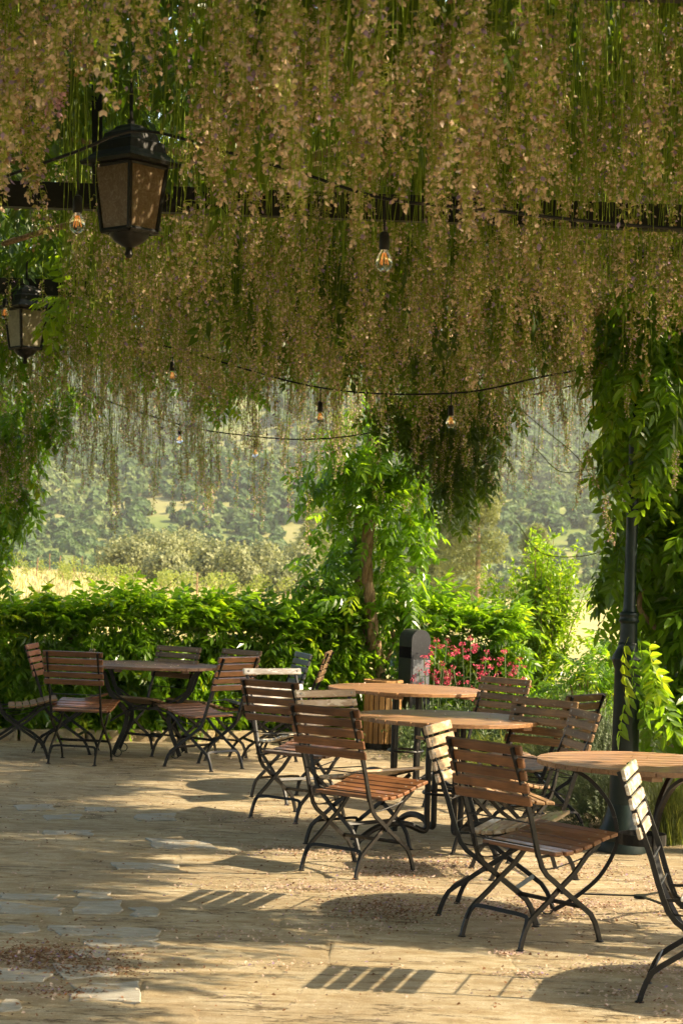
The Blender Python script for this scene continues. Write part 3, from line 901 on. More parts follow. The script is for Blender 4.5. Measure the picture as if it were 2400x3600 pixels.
# ------------------------------------------------------------------ lanterns, cables, bulbs
def lantern(x, y, ztop, label, rot, pane='pane'):
    t = thing('lantern', label, 'lantern', Matrix.Translation((x, y, ztop)) @ Matrix.Rotation(rot, 4, 'Z'), 'black coach lanterns under the pergola')
    def ring(r, z):
        return [(r * math.cos(PI / 4 + k * PI / 2), r * math.sin(PI / 4 + k * PI / 2), z) for k in range(4)]
    lv = [ring(.215, -.155), ring(.222, -.14), ring(.185, -.12), ring(.155, -.095), ring(.148, -.055), ring(.125, -.045), ring(.115, -.015), ring(.075, .005), ring(.06, .02), ring(.02, .03)]
    V = np.concatenate(lv); Q = [(4 * i + j, 4 * i + (j + 1) % 4, 4 * i + 4 + (j + 1) % 4, 4 * i + 4 + j) for i in range(len(lv) - 1) for j in range(4)] + [(3, 2, 1, 0)]
    link('roof', mesh_np('roof', V, np.array(Q), M['metal']), t)
    b = MB()
    T4 = ring(.158, -.16); B4 = ring(.118, -.445)
    for k in range(4):
        b.tube([T4[k], B4[k]], 0.011, 6)
        b.tube([T4[k], T4[(k + 1) % 4]], 0.010, 6); b.tube([B4[k], B4[(k + 1) % 4]], 0.013, 6)
    b.obj('frame', M['metal'], t)
    for k in range(4):
        A, B_, C_, D_ = (np.array(p) for p in (T4[k], T4[(k + 1) % 4], B4[(k + 1) % 4], B4[k]))
        c = (A + B_ + C_ + D_) / 4; nn = np.cross(B_ - A, D_ - A); nn /= np.linalg.norm(nn)
        q = [c + (p - c) * .97 for p in (A, B_, C_, D_)]
        V = np.array(q + [p + nn * .003 for p in q])
        link('pane', mesh_np('pane', V, np.array([(0, 1, 2, 3), (7, 6, 5, 4), (0, 4, 5, 1), (1, 5, 6, 2), (2, 6, 7, 3), (3, 7, 4, 0)]), M[pane]), t)
    b = MB(); b.lathe([(.0, -.452), (.088, -.452), (.085, -.468), (.065, -.490), (.038, -.505), (.016, -.515), (.014, -.53), (.019, -.545), (.013, -.558), (.0, -.562)], 16)
    b.obj('bottom_cup', M['metal'], t, True)
    b = MB(); b.tube([(0, 0, .0), (0, 0, .22)], .008, 6); b.tube([(0, 0, .0), (0, 0, .05)], .016, 8)
    b.obj('hanger', M['metal'], t)
    return t


lantern(-0.948, 8.7, 3.505, 'large black lantern with frosted brown panes hanging at upper left', R(51))
lantern(-2.37, 14.8, 3.615, 'smaller looking black lantern at the left edge farther back', R(40), 'pane_lit')
# flat steel bracket beside the near lantern
b = MB(); b.strip([(-1.14, 9.0, 3.78), (-1.12, 8.95, 3.3), (-1.155, 8.95, 3.22)], .05, .006, (0.3, 1, 0))
o = b.obj('hanging_bracket', M['metal'], None, label='flat black steel hanging strap left of the large lantern', cat='bracket')


def cable(P, label):
    b = MB(); b.tube(spline(P, 8), 0.0065, 6)
    return b.obj('string_light_cable', M['metal'], None, label=label, cat='cable')


C1 = [(-1.55, 8.0, 3.08), (-1.38, 7.9, 3.134), (-1.059, 7.7, 3.203), (-0.797, 7.6, 3.27), (-0.456, 7.5, 3.174), (-0.156, 7.4, 3.073), (0.136, 7.3, 2.97), (0.482, 7.2, 2.918), (1.206, 7.1, 2.841), (1.8, 7.0, 2.86), (2.85, 6.8, 3.4)]
cable(C1, 'black light cable running right from the large lantern across the picture')
C2 = [(-2.9, 15.1, 3.6), (-2.208, 14.8, 3.401), (-1.212, 14.2, 3.125), (-0.159, 13.6, 2.809), (0.711, 12.9, 2.726), (1.31, 12.7, 2.832), (1.946, 12.5, 2.939)]
cable(C2, 'sagging black light cable across the middle carrying three bulbs')
C3 = [(-3.3, 18.4, 3.45), (-2.745, 18.2, 3.265), (-1.782, 17.8, 2.912), (-1.022, 17.5, 2.729), (0.05, 17.2, 2.7), (1.719, 17, 3.093), (2.6, 17, 3.3)]
C3 = C3
cable(C3, 'thin light cable farthest back under the canopy edge')


def bulb(x, y, zs, drop, label, s=1.0):
    """zs: top of the socket"""
    t = thing('light_bulb', label, 'light bulb', Matrix.Translation((x, y, zs)), 'filament bulbs on the string lights')
    b = MB(); b.lathe([(.003, drop), (.004, 0.004), (.014, 0), (.0185, -.012), (.0195, -.06), (.017, -.066), (0, -.066)], 14); b.obj('socket', M['metal'], t, True)
    b = MB(); b.lathe([(.013, -.066), (.018, -.076), (.029, -.098), (.031, -.115), (.026, -.134), (.014, -.145), (0, -.148)], 18); b.obj('glass_globe', M['glass'], t, True)
    b = MB()
    for k in range(4):
        a = k * PI / 2 + .4
        b.tube([(.004 * math.cos(a), .004 * math.sin(a), -.08), (.011 * math.cos(a), .011 * math.sin(a), -.118)], 0.0011, 4)
    b.obj('filament', M['filament'], t)


bulb(-1.038, 7.68, 3.03, .17, 'filament bulb hanging just left of the large lantern')
bulb(0.142, 7.3, 2.845, .13, 'filament bulb hanging alone in the upper middle')
bulb(-1.222, 14.2, 3.03, .10, 'leftmost bulb on the sagging middle cable')
bulb(-0.156, 13.6, 2.71, .10, 'middle bulb on the sagging cable above the twisted trunk')
bulb(0.699, 12.9, 2.645, .09, 'rightmost bulb on the sagging middle cable')
bulb(-2.476, 14.5, 3.50, .12, 'bulb beside the roof of the far left lantern')
bulb(-1.439, 17.6, 2.78, .06, 'second bulb from the left on the far cable')
bulb(-0.763, 17.45, 2.66, .06, 'rightmost bulb on the far cable')
bulb(-2.208, 18.0, 3.02, .06, 'leftmost bulb on the far cable')


# ------------------------------------------------------------------ foliage builders
def leaf_template(nl=11, L=0.26, ll=0.07, lw=0.025, hi=False, droop=1.0, seed=0):
    """compound leaf: rachis along +x drooping to -z"""
    r = np.random.default_rng(seed)
    V = []; T = []
    ss = np.linspace(0, 1, 7)
    P = lambda s: np.array([L * (s - .12 * s * s), 0.0, -droop * L * .38 * s * s])
    for i, s in enumerate(ss):
        p = P(s); V += [p + [0, .0013, 0], p + [0, -.0013, 0]]
        if i:
            a = 2 * (i - 1); T += [(a, a + 1, a + 3), (a, a + 3, a + 2)]
    np_ = (nl - 1) // 2
    for k in range(nl):
        if k == nl - 1:
            s, side = 1.0, 0
        else:
            s, side = .18 + .74 * (k // 2) / max(np_ - 1, 1), (-1 if k % 2 else 1)
        p = P(s)
        d = np.array([.55 if side else 1.0, side * 1.0, -.25 - droop * .45]) + r.normal(0, .14, 3)
        d /= np.linalg.norm(d)
        w = np.cross(d, [0, 0, 1.0]) + r.normal(0, .18, 3); w -= d * (w @ d); w /= np.linalg.norm(w)
        nn = np.cross(w, d)
        l = ll * (1 - .18 * abs(s - .55)) * r.uniform(.88, 1.1); q = lw * .5
        n0 = len(V)
        sag = -l * .16
        if hi:
            pts = [(0, 0, 0), (.30, -1, 0.35), (.68, -.8, .3), (1, 0, 0), (.68, .8, .3), (.30, 1, .35), (.32, 0, -.1), (.68, 0, -.1)]
            V += [p + d * (t * l) + w * (u * q) + nn * (h * q * .8) + np.array([0, 0, sag * t * t]) for t, u, h in pts]
            T += [(n0 + a, n0 + b_, n0 + c) for a, b_, c in ((0, 1, 6), (0, 6, 5), (1, 2, 7), (1, 7, 6), (6, 7, 4), (6, 4, 5), (2, 3, 7), (7, 3, 4))]
        else:
            pts = [(0, 0, 0), (.42, -1, .35), (1, 0, 0), (.42, 1, .35)]
            V += [p + d * (t * l) + w * (u * q) + nn * (h * q * .6) + np.array([0, 0, sag * t * t]) for t, u, h in pts]
            T += [(n0, n0 + 1, n0 + 2), (n0, n0 + 2, n0 + 3)]
    return np.array(V), np.array(T)


def basis(d, roll):
    """rotation matrices with +x on d (n,3), spun by roll about it, z kept upward"""
    d = d / (np.linalg.norm(d, axis=1)[:, None] + 1e-9)
    up = np.tile([0, 0, 1.0], (len(d), 1))
    y = np.cross(up, d); y /= np.linalg.norm(y, axis=1)[:, None] + 1e-9
    z = np.cross(d, y)
    c, s = np.cos(roll)[:, None], np.sin(roll)[:, None]
    y2 = y * c + z * s; z2 = -y * s + z * c
    return np.stack([d, y2, z2], -1)


def scatter(templates, P, B, S, rnd=None, cols=None):
    """instances joined into arrays; templates list of (V,T[,C])"""
    Vs = []; Ts = []; A = []; C = []; n0 = 0
    which = rng.integers(0, len(templates), len(P))
    if rnd is None:
        rnd = rng.random(len(P))
    for k, tp in enumerate(templates):
        m = which == k
        if not m.any():
            continue
        V, T = tp[0], tp[1]
        W_ = np.einsum('nij,vj->nvi', B[m] * S[m][:, None, None], V) + P[m][:, None, :]
        nI = W_.shape[0]
        Vs.append(W_.reshape(-1, 3))
        Ts.append((T[None] + (np.arange(nI) * len(V))[:, None, None]).reshape(-1, T.shape[1]) + n0)
        n0 += nI * len(V)
        A.append(np.clip(np.repeat(rnd[m], len(V)) + rng.normal(0, .06, nI * len(V)), 0, 1))
        if len(tp) > 2:
            tint = rng.uniform(.82, 1.15, (nI, 1, 1))
            C.append(np.clip(tp[2][None] * tint, 0, 1).reshape(-1, 3))
    return np.concatenate(Vs), np.concatenate(Ts), np.concatenate(A), (np.concatenate(C) if C else None)


HI = [leaf_template(11, .29, .088, .036, True, .5 + .25 * s, s) for s in range(4)] + [leaf_template(9, .23, .078, .034, True, 1.3, 9), leaf_template(7, .18, .07, .03, True, .8, 12)]
LO = [leaf_template(11, .27, .085, .036, False, .4 + .25 * s, s) for s in range(4)] + [leaf_template(9, .22, .080, .034, False, 1.4, 7), leaf_template(7, .17, .068, .03, False, .7, 12)]


def blob_points(spec):
    """ellipsoids [(centre, radii, n)] -> points near the surface and inside, outward directions"""
    P = []; D = []
    for c, r, n in spec:
        u = rng.normal(size=(n, 3)); u /= np.linalg.norm(u, axis=1)[:, None]
        rad = rng.uniform(.25, 1, n) ** .45
        rad *= 1 + .16 * np.sin(u[:, 0] * 7 + c[0] * 5) * np.sin(u[:, 2] * 6 + c[2])
        P.append(np.array(c) + u * np.array(r) * rad[:, None]); D.append(u)
    return np.concatenate(P), np.concatenate(D)


def foliage(name, spec, mat, parent, templates=LO, down=.7, size=(.8, 1.2), toward=(0, -.25, 0), kind=None):
    P, D = blob_points(spec)
    d = D * [1, 1, .35] + np.array([0, 0, -down]) + np.array(toward) + rng.normal(0, .45, D.shape)
    B = basis(d, rng.normal(0, .5, len(P)))
    V, T, A, _ = scatter(templates, P, B, rng.uniform(*size, len(P)))
    return link(name, mesh_np(name, V, T, mat, attrs=A), parent, kind=kind)


# ------------------------------------------------------------------ wisteria racemes
def raceme(L, nf, hi, seed, pink=False):
    r = np.random.default_rng(seed)
    V = []; T = []; C = []
    def addv(p, c):
        V.append(p); C.append(c); return len(V) - 1
    green = np.array([.34, .45, .05])
    nseg = 7 if hi else 4
    rad = .0021 if hi else .0026
    bx, by = r.normal(0, .022, 2); ph = r.uniform(0, 6)
    def cen(s):
        return np.array([bx * s * s + .005 * math.sin(ph + 6 * s), by * s * s + .005 * math.cos(ph + 5 * s), -L * s])
    prev = None
    for i in range(nseg + 1):
        s = i / nseg; c = cen(s); rr = rad * (1 - .55 * s)
        ids = [addv(c + rr * np.array([math.cos(a), math.sin(a), 0]), green * (1 - .25 * s)) for a in (0, 2.09, 4.19)]
        if prev:
            for k in range(3):
                a, b_, c_, d_ = prev[k], prev[(k + 1) % 3], ids[(k + 1) % 3], ids[k]
                T.append((a, b_, c_)); T.append((a, c_, d_))
        prev = ids
    start = r.uniform(.25, .6)
    for k in range(nf):
        s = start + (1 - start) * (k + r.random()) / nf
        p = cen(s); a = r.uniform(0, 2 * PI)
        o = np.array([math.cos(a), math.sin(a), 0])
        reach = r.uniform(.016, .044) * (1.2 - .6 * s)
        q1 = p + o * reach * .75 + [0, 0, r.uniform(.0, .008)]
        q2 = p + o * reach * r.uniform(.75, 1.05) + [0, 0, -r.uniform(.008, .020)]
        gcol = np.array([.42, .46, .09]) * r.uniform(.7, 1.1)
        hw = .0011 if hi else .0015
        w = np.array([0, 0, hw]) + np.cross(o, [0, 0, 1]) * hw
        i0 = [addv(p - w, gcol), addv(p + w, gcol), addv(q1 + w, gcol), addv(q1 - w, gcol), addv(q2 - w * .6, gcol), addv(q2 + w * .6, gcol)]
        T += [(i0[0], i0[1], i0[2]), (i0[0], i0[2], i0[3]), (i0[3], i0[2], i0[5]), (i0[3], i0[5], i0[4])]
        u = r.random()
        if u < .52: base = np.array([.78, .58, .42])
        elif u < .68: base = np.array([.46, .42, .13])
        elif u < .76: base = np.array([.36, .22, .10])
        elif u < .86: base = np.array([.38, .26, .42])
        else: base = np.array([.78, .62, .54])
        if pink: base = np.array([.72, .40, .52])
        base = base * r.uniform(.7, 1.15)
        for m in range((2 if r.random() < .35 or pink else 1) if hi else 1):
            sz = r.uniform(.0060, .0100) * (1 if hi else 1.15) * (1.4 if pink else 1)
            d = o * r.uniform(.1, .9) + np.array([0, 0, -1.0]) + r.normal(0, .55, 3); d /= np.linalg.norm(d)
            t = np.cross(d, r.normal(size=3)); t /= np.linalg.norm(t); n = np.cross(d, t)
            c2 = q2
            a0 = addv(c2 - t * sz * .25, base * .8); a1 = addv(c2 + t * sz * .25, base * .8)
            b0 = addv(c2 + d * sz * .8 - t * sz * .7 + n * sz * .3, base); b1 = addv(c2 + d * sz * .8 + t * sz * .7 + n * sz * .3, base)
            e0 = addv(c2 + d * sz * 1.6 + n * sz * 1.1, base * 1.1)
            T += [(a0, a1, b1), (a0, b1, b0), (b0, b1, e0)]
    return np.array(V), np.array(T), np.clip(np.array(C), 0, 1)


RH = [raceme(l, int(60 * l / .5), True, 40 + i) for i, l in enumerate((.42, .5, .58, .66, .48, .72))] + [raceme(l, 5, True, 80 + i) for i, l in enumerate((.45, .6, .7))]
RL_ = [raceme(l, int(38 * l / .5), False, 60 + i) for i, l in enumerate((.40, .48, .56, .66, .74, .50))] + [raceme(l, 4, False, 90 + i) for i, l in enumerate((.5, .7))]

wist = thing('wisteria_canopy', 'wisteria covering the pergola overhead, its faded brown flower strings hanging down', 'wisteria')
# candidate hanging points
pts = []
N = 3100
while len(pts) < N:
    y = 4.9 + 12.0 * rng.random() ** .9
    x = rng.uniform(-1, 1) * (.185 * y + .55)
    if x > 2.75 + .15 * math.sin(y * 2.1):
        continue
    # clumps and thin places
    dn = .62 + .38 * math.sin(x * 3.1 + 1.2 * y) * math.sin(y * 2.3 - x * 1.1)
    if 7.7 < y < 9.25:
        dn *= .42
    if rng.random() > dn:
        continue
    # keep the view of the lanterns and of the lamp cable free
    z = 3.92 - rng.uniform(0, .62) + .10 * math.sin(x * 2.3 + y) + .06 * math.sin(y * 3)
    if y < 8.75 and abs(x / y + .109) < .030 and (z - 2.25) / y < .222 and rng.random() < .93:
        continue
    if y < 7.45 and abs(x / y - .0195) < .013 and (z - 2.3) / y < .18:
        continue
    if y < 14.85 and abs(x / y + .160) < .024 and (z - 2.25) / y < .145 and rng.random() < .96:
        continue
    if y < 7.7:      # near strings stop above the light cable
        u_ = 1200 + x / y * 7000
        lim = 1964 - (340 + max(0, min(1, (u_ - 450) / 1500)) * 400 + rng.normal(90, 60))
        zb = 1.642 + lim / 7000 * y
        z = max(z, min(zb + .64, 4.2))
    pts.append((x, y, z))
pts = np.array(pts)
# hanging fringe along the far edge: long strings with gaps between
fr = []
for k in range(420):
    x = rng.uniform(-3.5, 2.9)
    if x > .9 and rng.random() < .5:
        continue
    y = (17.15 + .25 * (x + 1.4) if x < .2 else 17.0) + rng.uniform(-.25, .4)
    ln = 3.75 - rng.uniform(0, .45)
    if x < -.1:
        ln -= .75 * (0.35 + 0.65 * abs(math.sin(x * 4.3 + 1))) * rng.random() ** .8
    elif x < .9:
        ln -= .3 * rng.random()
    else:
        ln -= .62 * rng.random()
    fr.append((x, y, ln))
pts = np.concatenate([pts, np.array(fr)])
vis = np.abs(pts[:, 0]) < .172 * pts[:, 1] + .1
el = (pts[:, 2] - .3 - 1.642) / pts[:, 1]
order = np.argsort(pts[:, 1] + 100 * (~vis) + 100 * (el > .29))
near = order[:300]; far = order[300:]
pk = raceme(.22, 34, True, 999, True)
link('pink_raceme', mesh_np('pink_raceme', pk[0], pk[1], M['flower'], colors=pk[2]), wist, loc=(-.93, 6.2, 3.25)).__setitem__('label', 'one raceme still pink and in flower')
RM = [mesh_np('flower_raceme', v, t, M['flower'], colors=c) for v, t, c in RH]
for k, i in enumerate(near):
    o = bpy.data.objects.new('flower_raceme', RM[int(rng.integers(0, len(RM)))])
    COL.objects.link(o); o.parent = wist
    o.location = pts[i]; o.rotation_euler = (rng.normal(0, .05), rng.normal(0, .05), rng.uniform(0, 6.28))
    s = rng.uniform(.85, 1.25); o.scale = (s, s, s)


def upright(n):
    a = rng.uniform(0, 2 * PI, n); z0 = np.zeros(n); o1 = np.ones(n)
    B = np.stack([np.stack([np.cos(a), -np.sin(a), z0], -1), np.stack([np.sin(a), np.cos(a), z0], -1), np.stack([z0, z0, o1], -1)], 1)
    j = rng.normal(0, .05, (n, 2)); B[:, 0, 2] = j[:, 0]; B[:, 1, 2] = j[:, 1]
    return B


midm = far[pts[far, 1] < 9.6]; farm = far[pts[far, 1] >= 9.6]
for idx, tpl in ((midm, RH), (farm, RL_)):
    V, T, A, C = scatter(tpl, pts[idx], upright(len(idx)), rng.uniform(.8, 1.25, len(idx)))
    link('hanging_flowers', mesh_np('hanging_flowers', V, T, M['flower'], colors=C), wist, kind='stuff')

# the long fringe strings are chains of racemes
fx = []
for k in range(95):
    x = rng.choice([rng.uniform(-3.0, -.2), rng.uniform(-2.9, -.9), rng.uniform(1.0, 2.5)], p=[.5, .3, .2])
    fx.append((x, (17.2 + .25 * (x + 1.4) if x < .2 else 17.05) + rng.uniform(0, .35), rng.uniform(2.55, 3.25) + (.1 if x > 0 else 0)))
fx = np.array(fx)
V, T, A, C = scatter(RL_, fx, upright(len(fx)), rng.uniform(.9, 1.35, len(fx)))
link('hanging_flowers', mesh_np('hanging_flowers', V, T, M['flower'], colors=C), wist, kind='stuff')

# bare green stalks hanging between the flowers
n = 6500
yb_ = 5.0 + 13.3 * rng.random(n); xb_ = np.minimum(rng.uniform(-1, 1, n) * (.185 * yb_ + .5), 2.8)
P = np.stack([xb_, yb_, 3.95 - rng.uniform(0, .45, n)], -1)
P = P[((np.abs(xb_ / yb_ + .109) > .027) | (yb_ > 8.75)) & ((np.abs(xb_ / yb_ + .160) > .018) | (yb_ > 14.85))]
V, T, A, C = scatter([raceme(l, 0, False, 200 + k) for k, l in enumerate((.4, .55, .7, .85))], P, upright(len(P)), rng.uniform(.7, 1.1, len(P)))
link('hanging_stalks', mesh_np('hanging_stalks', V, T, M['flower'], colors=C), wist, kind='stuff')

# leaf roof
n = 15500
P = np.stack([rng.uniform(-4.3, 2.95, n), rng.uniform(3.5, 17.7, n), np.zeros(n)], -1)
P = P[np.where(P[:, 0] > .2, P[:, 1] < 17.05, P[:, 1] < 17.15 + .25 * (P[:, 0] + 1.4))]; n = len(P)
P[:, 2] = 3.86 + rng.uniform(0, .45, n) + .10 * np.sin(P[:, 0] * 2.3 + P[:, 1])
d = rng.normal(0, 1, (n, 3)) * [1, 1, .3] + [0, 0, -.35]
V, T, A, _ = scatter(LO, P, basis(d, rng.normal(0, .6, n)), rng.uniform(.9, 1.4, n))
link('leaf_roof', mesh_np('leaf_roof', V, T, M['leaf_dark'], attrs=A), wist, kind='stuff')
n = 3600
P = np.stack([rng.uniform(-7.5, 2.95, n), rng.uniform(-4, 17.0, n), np.zeros(n)], -1)
keep = ~((P[:, 0] > -4.3) & (P[:, 1] > 3.5))
P = P[keep]; n = len(P)
P[:, 2] = 3.86 + rng.uniform(0, .4, n)
d = rng.normal(0, 1, (n, 3)) * [1, 1, .3] + [0, 0, -.35]
V, T, A, _ = scatter(LO, P, basis(d, rng.normal(0, .6, n)), rng.uniform(1.7, 2.4, n))
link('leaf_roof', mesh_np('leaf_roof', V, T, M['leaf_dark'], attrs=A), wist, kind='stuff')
# leaf tufts hanging among the flowers
sp = []
for k in range(70):
    y = rng.uniform(6.0, 17.4); x = rng.uniform(-1, 1) * (.18 * y + .2)
    if abs(x / y + .160) < .035 or abs(x / y + .109) < .045:
        continue
    sp.append(((min(x, 2.6), y, rng.uniform(3.25, 3.75)), (.12, .12, .22), 12))
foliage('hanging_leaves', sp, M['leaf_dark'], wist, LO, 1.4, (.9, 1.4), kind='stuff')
foliage('hanging_leaves', [((-1.83, 13.9, 3.42), (.14, .1, .07), 16), ((-1.70, 13.8, 3.36), (.1, .1, .05), 6)], M['leaf_lime'], wist, HI, .3, (.9, 1.3), kind='stuff')  # lit tuft: sunlight put into a brighter leaf colour
# right hand leaf fringe added to cast shade streaks on the paving
sp = []
for k in range(36):
    y = rng.uniform(3, 16.6)
    if 10.8 < y < 14.3:
        continue
    sp.append(((rng.uniform(2.7, 3.2), y, rng.uniform(2.75, 3.75) + .25 * math.sin(y * 2.2)), (.2, .3, .26), int(rng.integers(10, 34))))
foliage('edge_leaves', sp, M['leaf'], wist, LO, 1.0, (.9, 1.3), kind='stuff')

# leafy far edge of the roof
n = 1500
xe = rng.uniform(-3.9, 2.9, n); ye = np.where(xe < .2, 17.1 + .25 * (xe + 1.4), 17.0) - rng.uniform(0, .7, n)
low = 3.28 + .16 * np.sin(xe * 3.1 + 2) + .12 * np.sin(xe * 8)
P = np.stack([xe, ye, low + (3.98 - low) * rng.random(n)], -1)
d = rng.normal(0, 1, (n, 3)) * [1, 1, .3] + [0, 0, -.8]
V, T, A, _ = scatter(LO, P, basis(d, rng.normal(0, .6, n)), rng.uniform(.9, 1.3, n))
link('edge_leaves', mesh_np('edge_leaves', V, T, M['leaf'], attrs=A), wist, kind='stuff')

# dense leaf curtain added under the right hand beam to block the sun
n = 3600
yc = rng.uniform(2.5, 16.7, n)
low = 3.12 + .14 * np.sin(yc * 2.7) + .10 * np.sin(yc * 6.1 + 1)
P = np.stack([rng.uniform(2.85, 3.35, n), yc, low + (3.98 - low) * rng.random(n)], -1)
P[:, 2] = np.where((yc > 12.7) & (yc < 14.3), 3.6 + .35 * rng.random(n), P[:, 2])  # opening shaped to let sun through to the far left paving
P = P[~((P[:, 1] > 11.0) & (P[:, 1] < 13.2) & (rng.random(n) < .5))]
d = rng.normal(0, 1, (len(P), 3)) * [1, 1, .3] + [.2, 0, -.7]
V, T, A, _ = scatter(LO, P, basis(d, rng.normal(0, .6, len(P))), rng.uniform(.9, 1.4, len(P)))
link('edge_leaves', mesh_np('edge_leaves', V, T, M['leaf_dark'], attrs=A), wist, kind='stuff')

# gnarled branches across the roof
for k in range(16):
    y0 = rng.uniform(9.7, 17.0); x0 = rng.uniform(-.2, .15) * y0; a = rng.uniform(-.5, .5) + (PI if rng.random() < .5 else 0)
    L = [np.array([x0, y0, 3.62])]
    for q in range(7):
        a += rng.normal(0, .45)
        L.append(L[-1] + np.array([math.cos(a) * .38, math.sin(a) * .3, rng.normal(0, .07)]))
    L = np.array(L); L[:, 2] = np.clip(L[:, 2], 3.42, 3.8)
    b = MB(); b.tube(spline(L, 4), np.linspace(.03, .012, (len(L) - 1) * 4 + 1) * rng.uniform(.7, 1.2), 7)
    b.obj('branch', M['bark'], wist, True)


# ------------------------------------------------------------------ wisteria columns
def twisted_trunk(P, r, parent, name='trunk', turns=9.0, strands=3):
    S = spline(P, 9); n = len(S)
    for k in range(strands):
        ph = 2 * PI * k / strands
        a = np.linspace(0, turns, n) + ph
        off = np.stack([np.cos(a), np.sin(a), np.zeros(n)], -1) * (r * .55)
        b = MB(); b.tube(S + off, r * (.62 + .06 * np.sin(np.linspace(0, 30, n) + k)), 9)
        b.obj(name, M['bark'], parent, True)


mid = thing('wisteria_vine', 'wisteria with a thick twisted trunk climbing in the centre behind the tables', 'wisteria')
twisted_trunk([(.375, 18.4, -.1), (.37, 18.4, .62), (.305, 18.32, 1.01), (.24, 18.3, 1.58), (.265, 18.35, 2.07), (.301, 18.6, 2.6), (.2, 18.5, 3.6)], .05, mid, turns=30)
b = MB(); b.tube(spline([(.42, 18.55, .55), (.24, 18.5, .84), (.04, 18.5, 1.17), (-.12, 18.5, 1.33), (-.35, 18.45, 1.38)], 6), np.linspace(.032, .017, 25), 8); b.obj('branch', M['bark'], mid, True)
b = MB(); b.tube(spline([(.40, 18.5, .6), (.5, 18.5, .9), (.42, 18.5, 1.1)], 6), .02, 8); b.obj('branch', M['bark'], mid, True)
b = MB(); b.tube(spline([(.30, 18.55, .7), (.16, 18.6, 1.4), (.16, 18.6, 2.2), (.3, 18.6, 3.0)], 6), .03, 8); b.obj('branch', M['bark'], mid, True)
foliage('leaves', [((-.02, 18.4, 2.42), (.36, .3, .26), 95), ((.30, 18.4, 2.75), (.42, .35, .42), 150), ((.52, 18.5, 2.1), (.22, .28, .42), 110), ((.56, 18.5, 1.5), (.18, .24, .40), 90), ((.28, 18.2, 2.05), (.12, .08, .25), 14), ((.2, 18.15, 1.25), (.10, .06, .12), 7),
                   ((-.12, 18.6, 1.5), (.20, .22, .34), 70), ((-.02, 18.55, 1.12), (.26, .2, .2), 60), ((.62, 18.55, .85), (.22, .2, .3), 50), ((.05, 18.75, 2.0), (.25, .2, .35), 40)],
        M['leaf'], mid, HI, .3, (.85, 1.3), (0, -.5, 0))
V, T, A, C = scatter(RL_, np.array([(.33 + rng.normal(0, .3), 18.1, rng.uniform(1.75, 2.9)) for k in range(16)]), upright(16), rng.uniform(.4, .8, 16))
link('hanging_flowers', mesh_np('hanging_flowers', V, T, M['flower'], colors=C), mid, kind='stuff')

hang = thing('hanging_branch', 'dark drooping wisteria branch with leaves and flower strings right of the twisted trunk', 'branch')
b = MB(); b.tube(spline([(.35, 17.0, 3.6), (.7, 16.9, 3.4), (1.05, 16.9, 3.1), (1.2, 16.9, 2.7)], 5), np.linspace(.025, .008, 16), 6); b.obj('stem', M['bark'], hang)
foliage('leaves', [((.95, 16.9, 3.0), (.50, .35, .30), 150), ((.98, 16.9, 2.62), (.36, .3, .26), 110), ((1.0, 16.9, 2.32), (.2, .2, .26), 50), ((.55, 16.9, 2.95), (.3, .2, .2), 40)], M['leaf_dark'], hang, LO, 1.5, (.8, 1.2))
V, T, A, C = scatter(RL_, np.array([(rng.uniform(.6, 1.5), rng.uniform(16.5, 16.9), rng.uniform(2.55, 3.1)) for k in range(70)]), upright(70), rng.uniform(.5, 1.0, 70))
link('hanging_flowers', mesh_np('hanging_flowers', V, T, M['flower'], colors=C), hang, kind='stuff')

ro = thing('wisteria_vine', 'unseen wisteria column added outside the right edge to shade the paving', 'wisteria')  # added out of view to cast a shade band over the paving
b = MB(); b.tube(spline([(3.15, 8.7, -.2), (3.1, 8.75, 1.2), (3.15, 8.7, 2.4), (3.1, 8.7, 3.6)], 6), .06, 8); b.obj('trunk', M['bark'], ro, True)
foliage('leaves', [((3.1, 8.7, 2.6), (.3, .36, .8), 260), ((3.1, 8.75, 1.5), (.25, .30, .7), 190), ((3.1, 8.7, .6), (.2, .25, .4), 60)], M['leaf'], ro, LO, .9, (.9, 1.3))
lf = thing('wisteria_vine', 'leafy wisteria column at the left edge in front of the hill', 'wisteria')
b = MB(); b.tube(spline([(-3.3, 17.6, -.1), (-3.2, 17.6, 1.2), (-3.3, 17.6, 2.4), (-3.1, 17.5, 3.6)], 6), .045, 8); b.obj('trunk', M['bark'], lf, True)
foliage('leaves', [((-3.02, 17.35, 2.35), (.30, .3, .5), 170), ((-3.2, 17.35, 1.65), (.28, .3, .5), 150), ((-2.95, 17.3, 2.75), (.4, .3, .3), 90), ((-2.75, 17.2, 3.0), (.5, .3, .3), 80), ((-3.3, 17.35, .9), (.3, .3, .5), 60)], M['leaf'], lf, LO, 1.2, (.85, 1.25), (.2, -.25, 0))

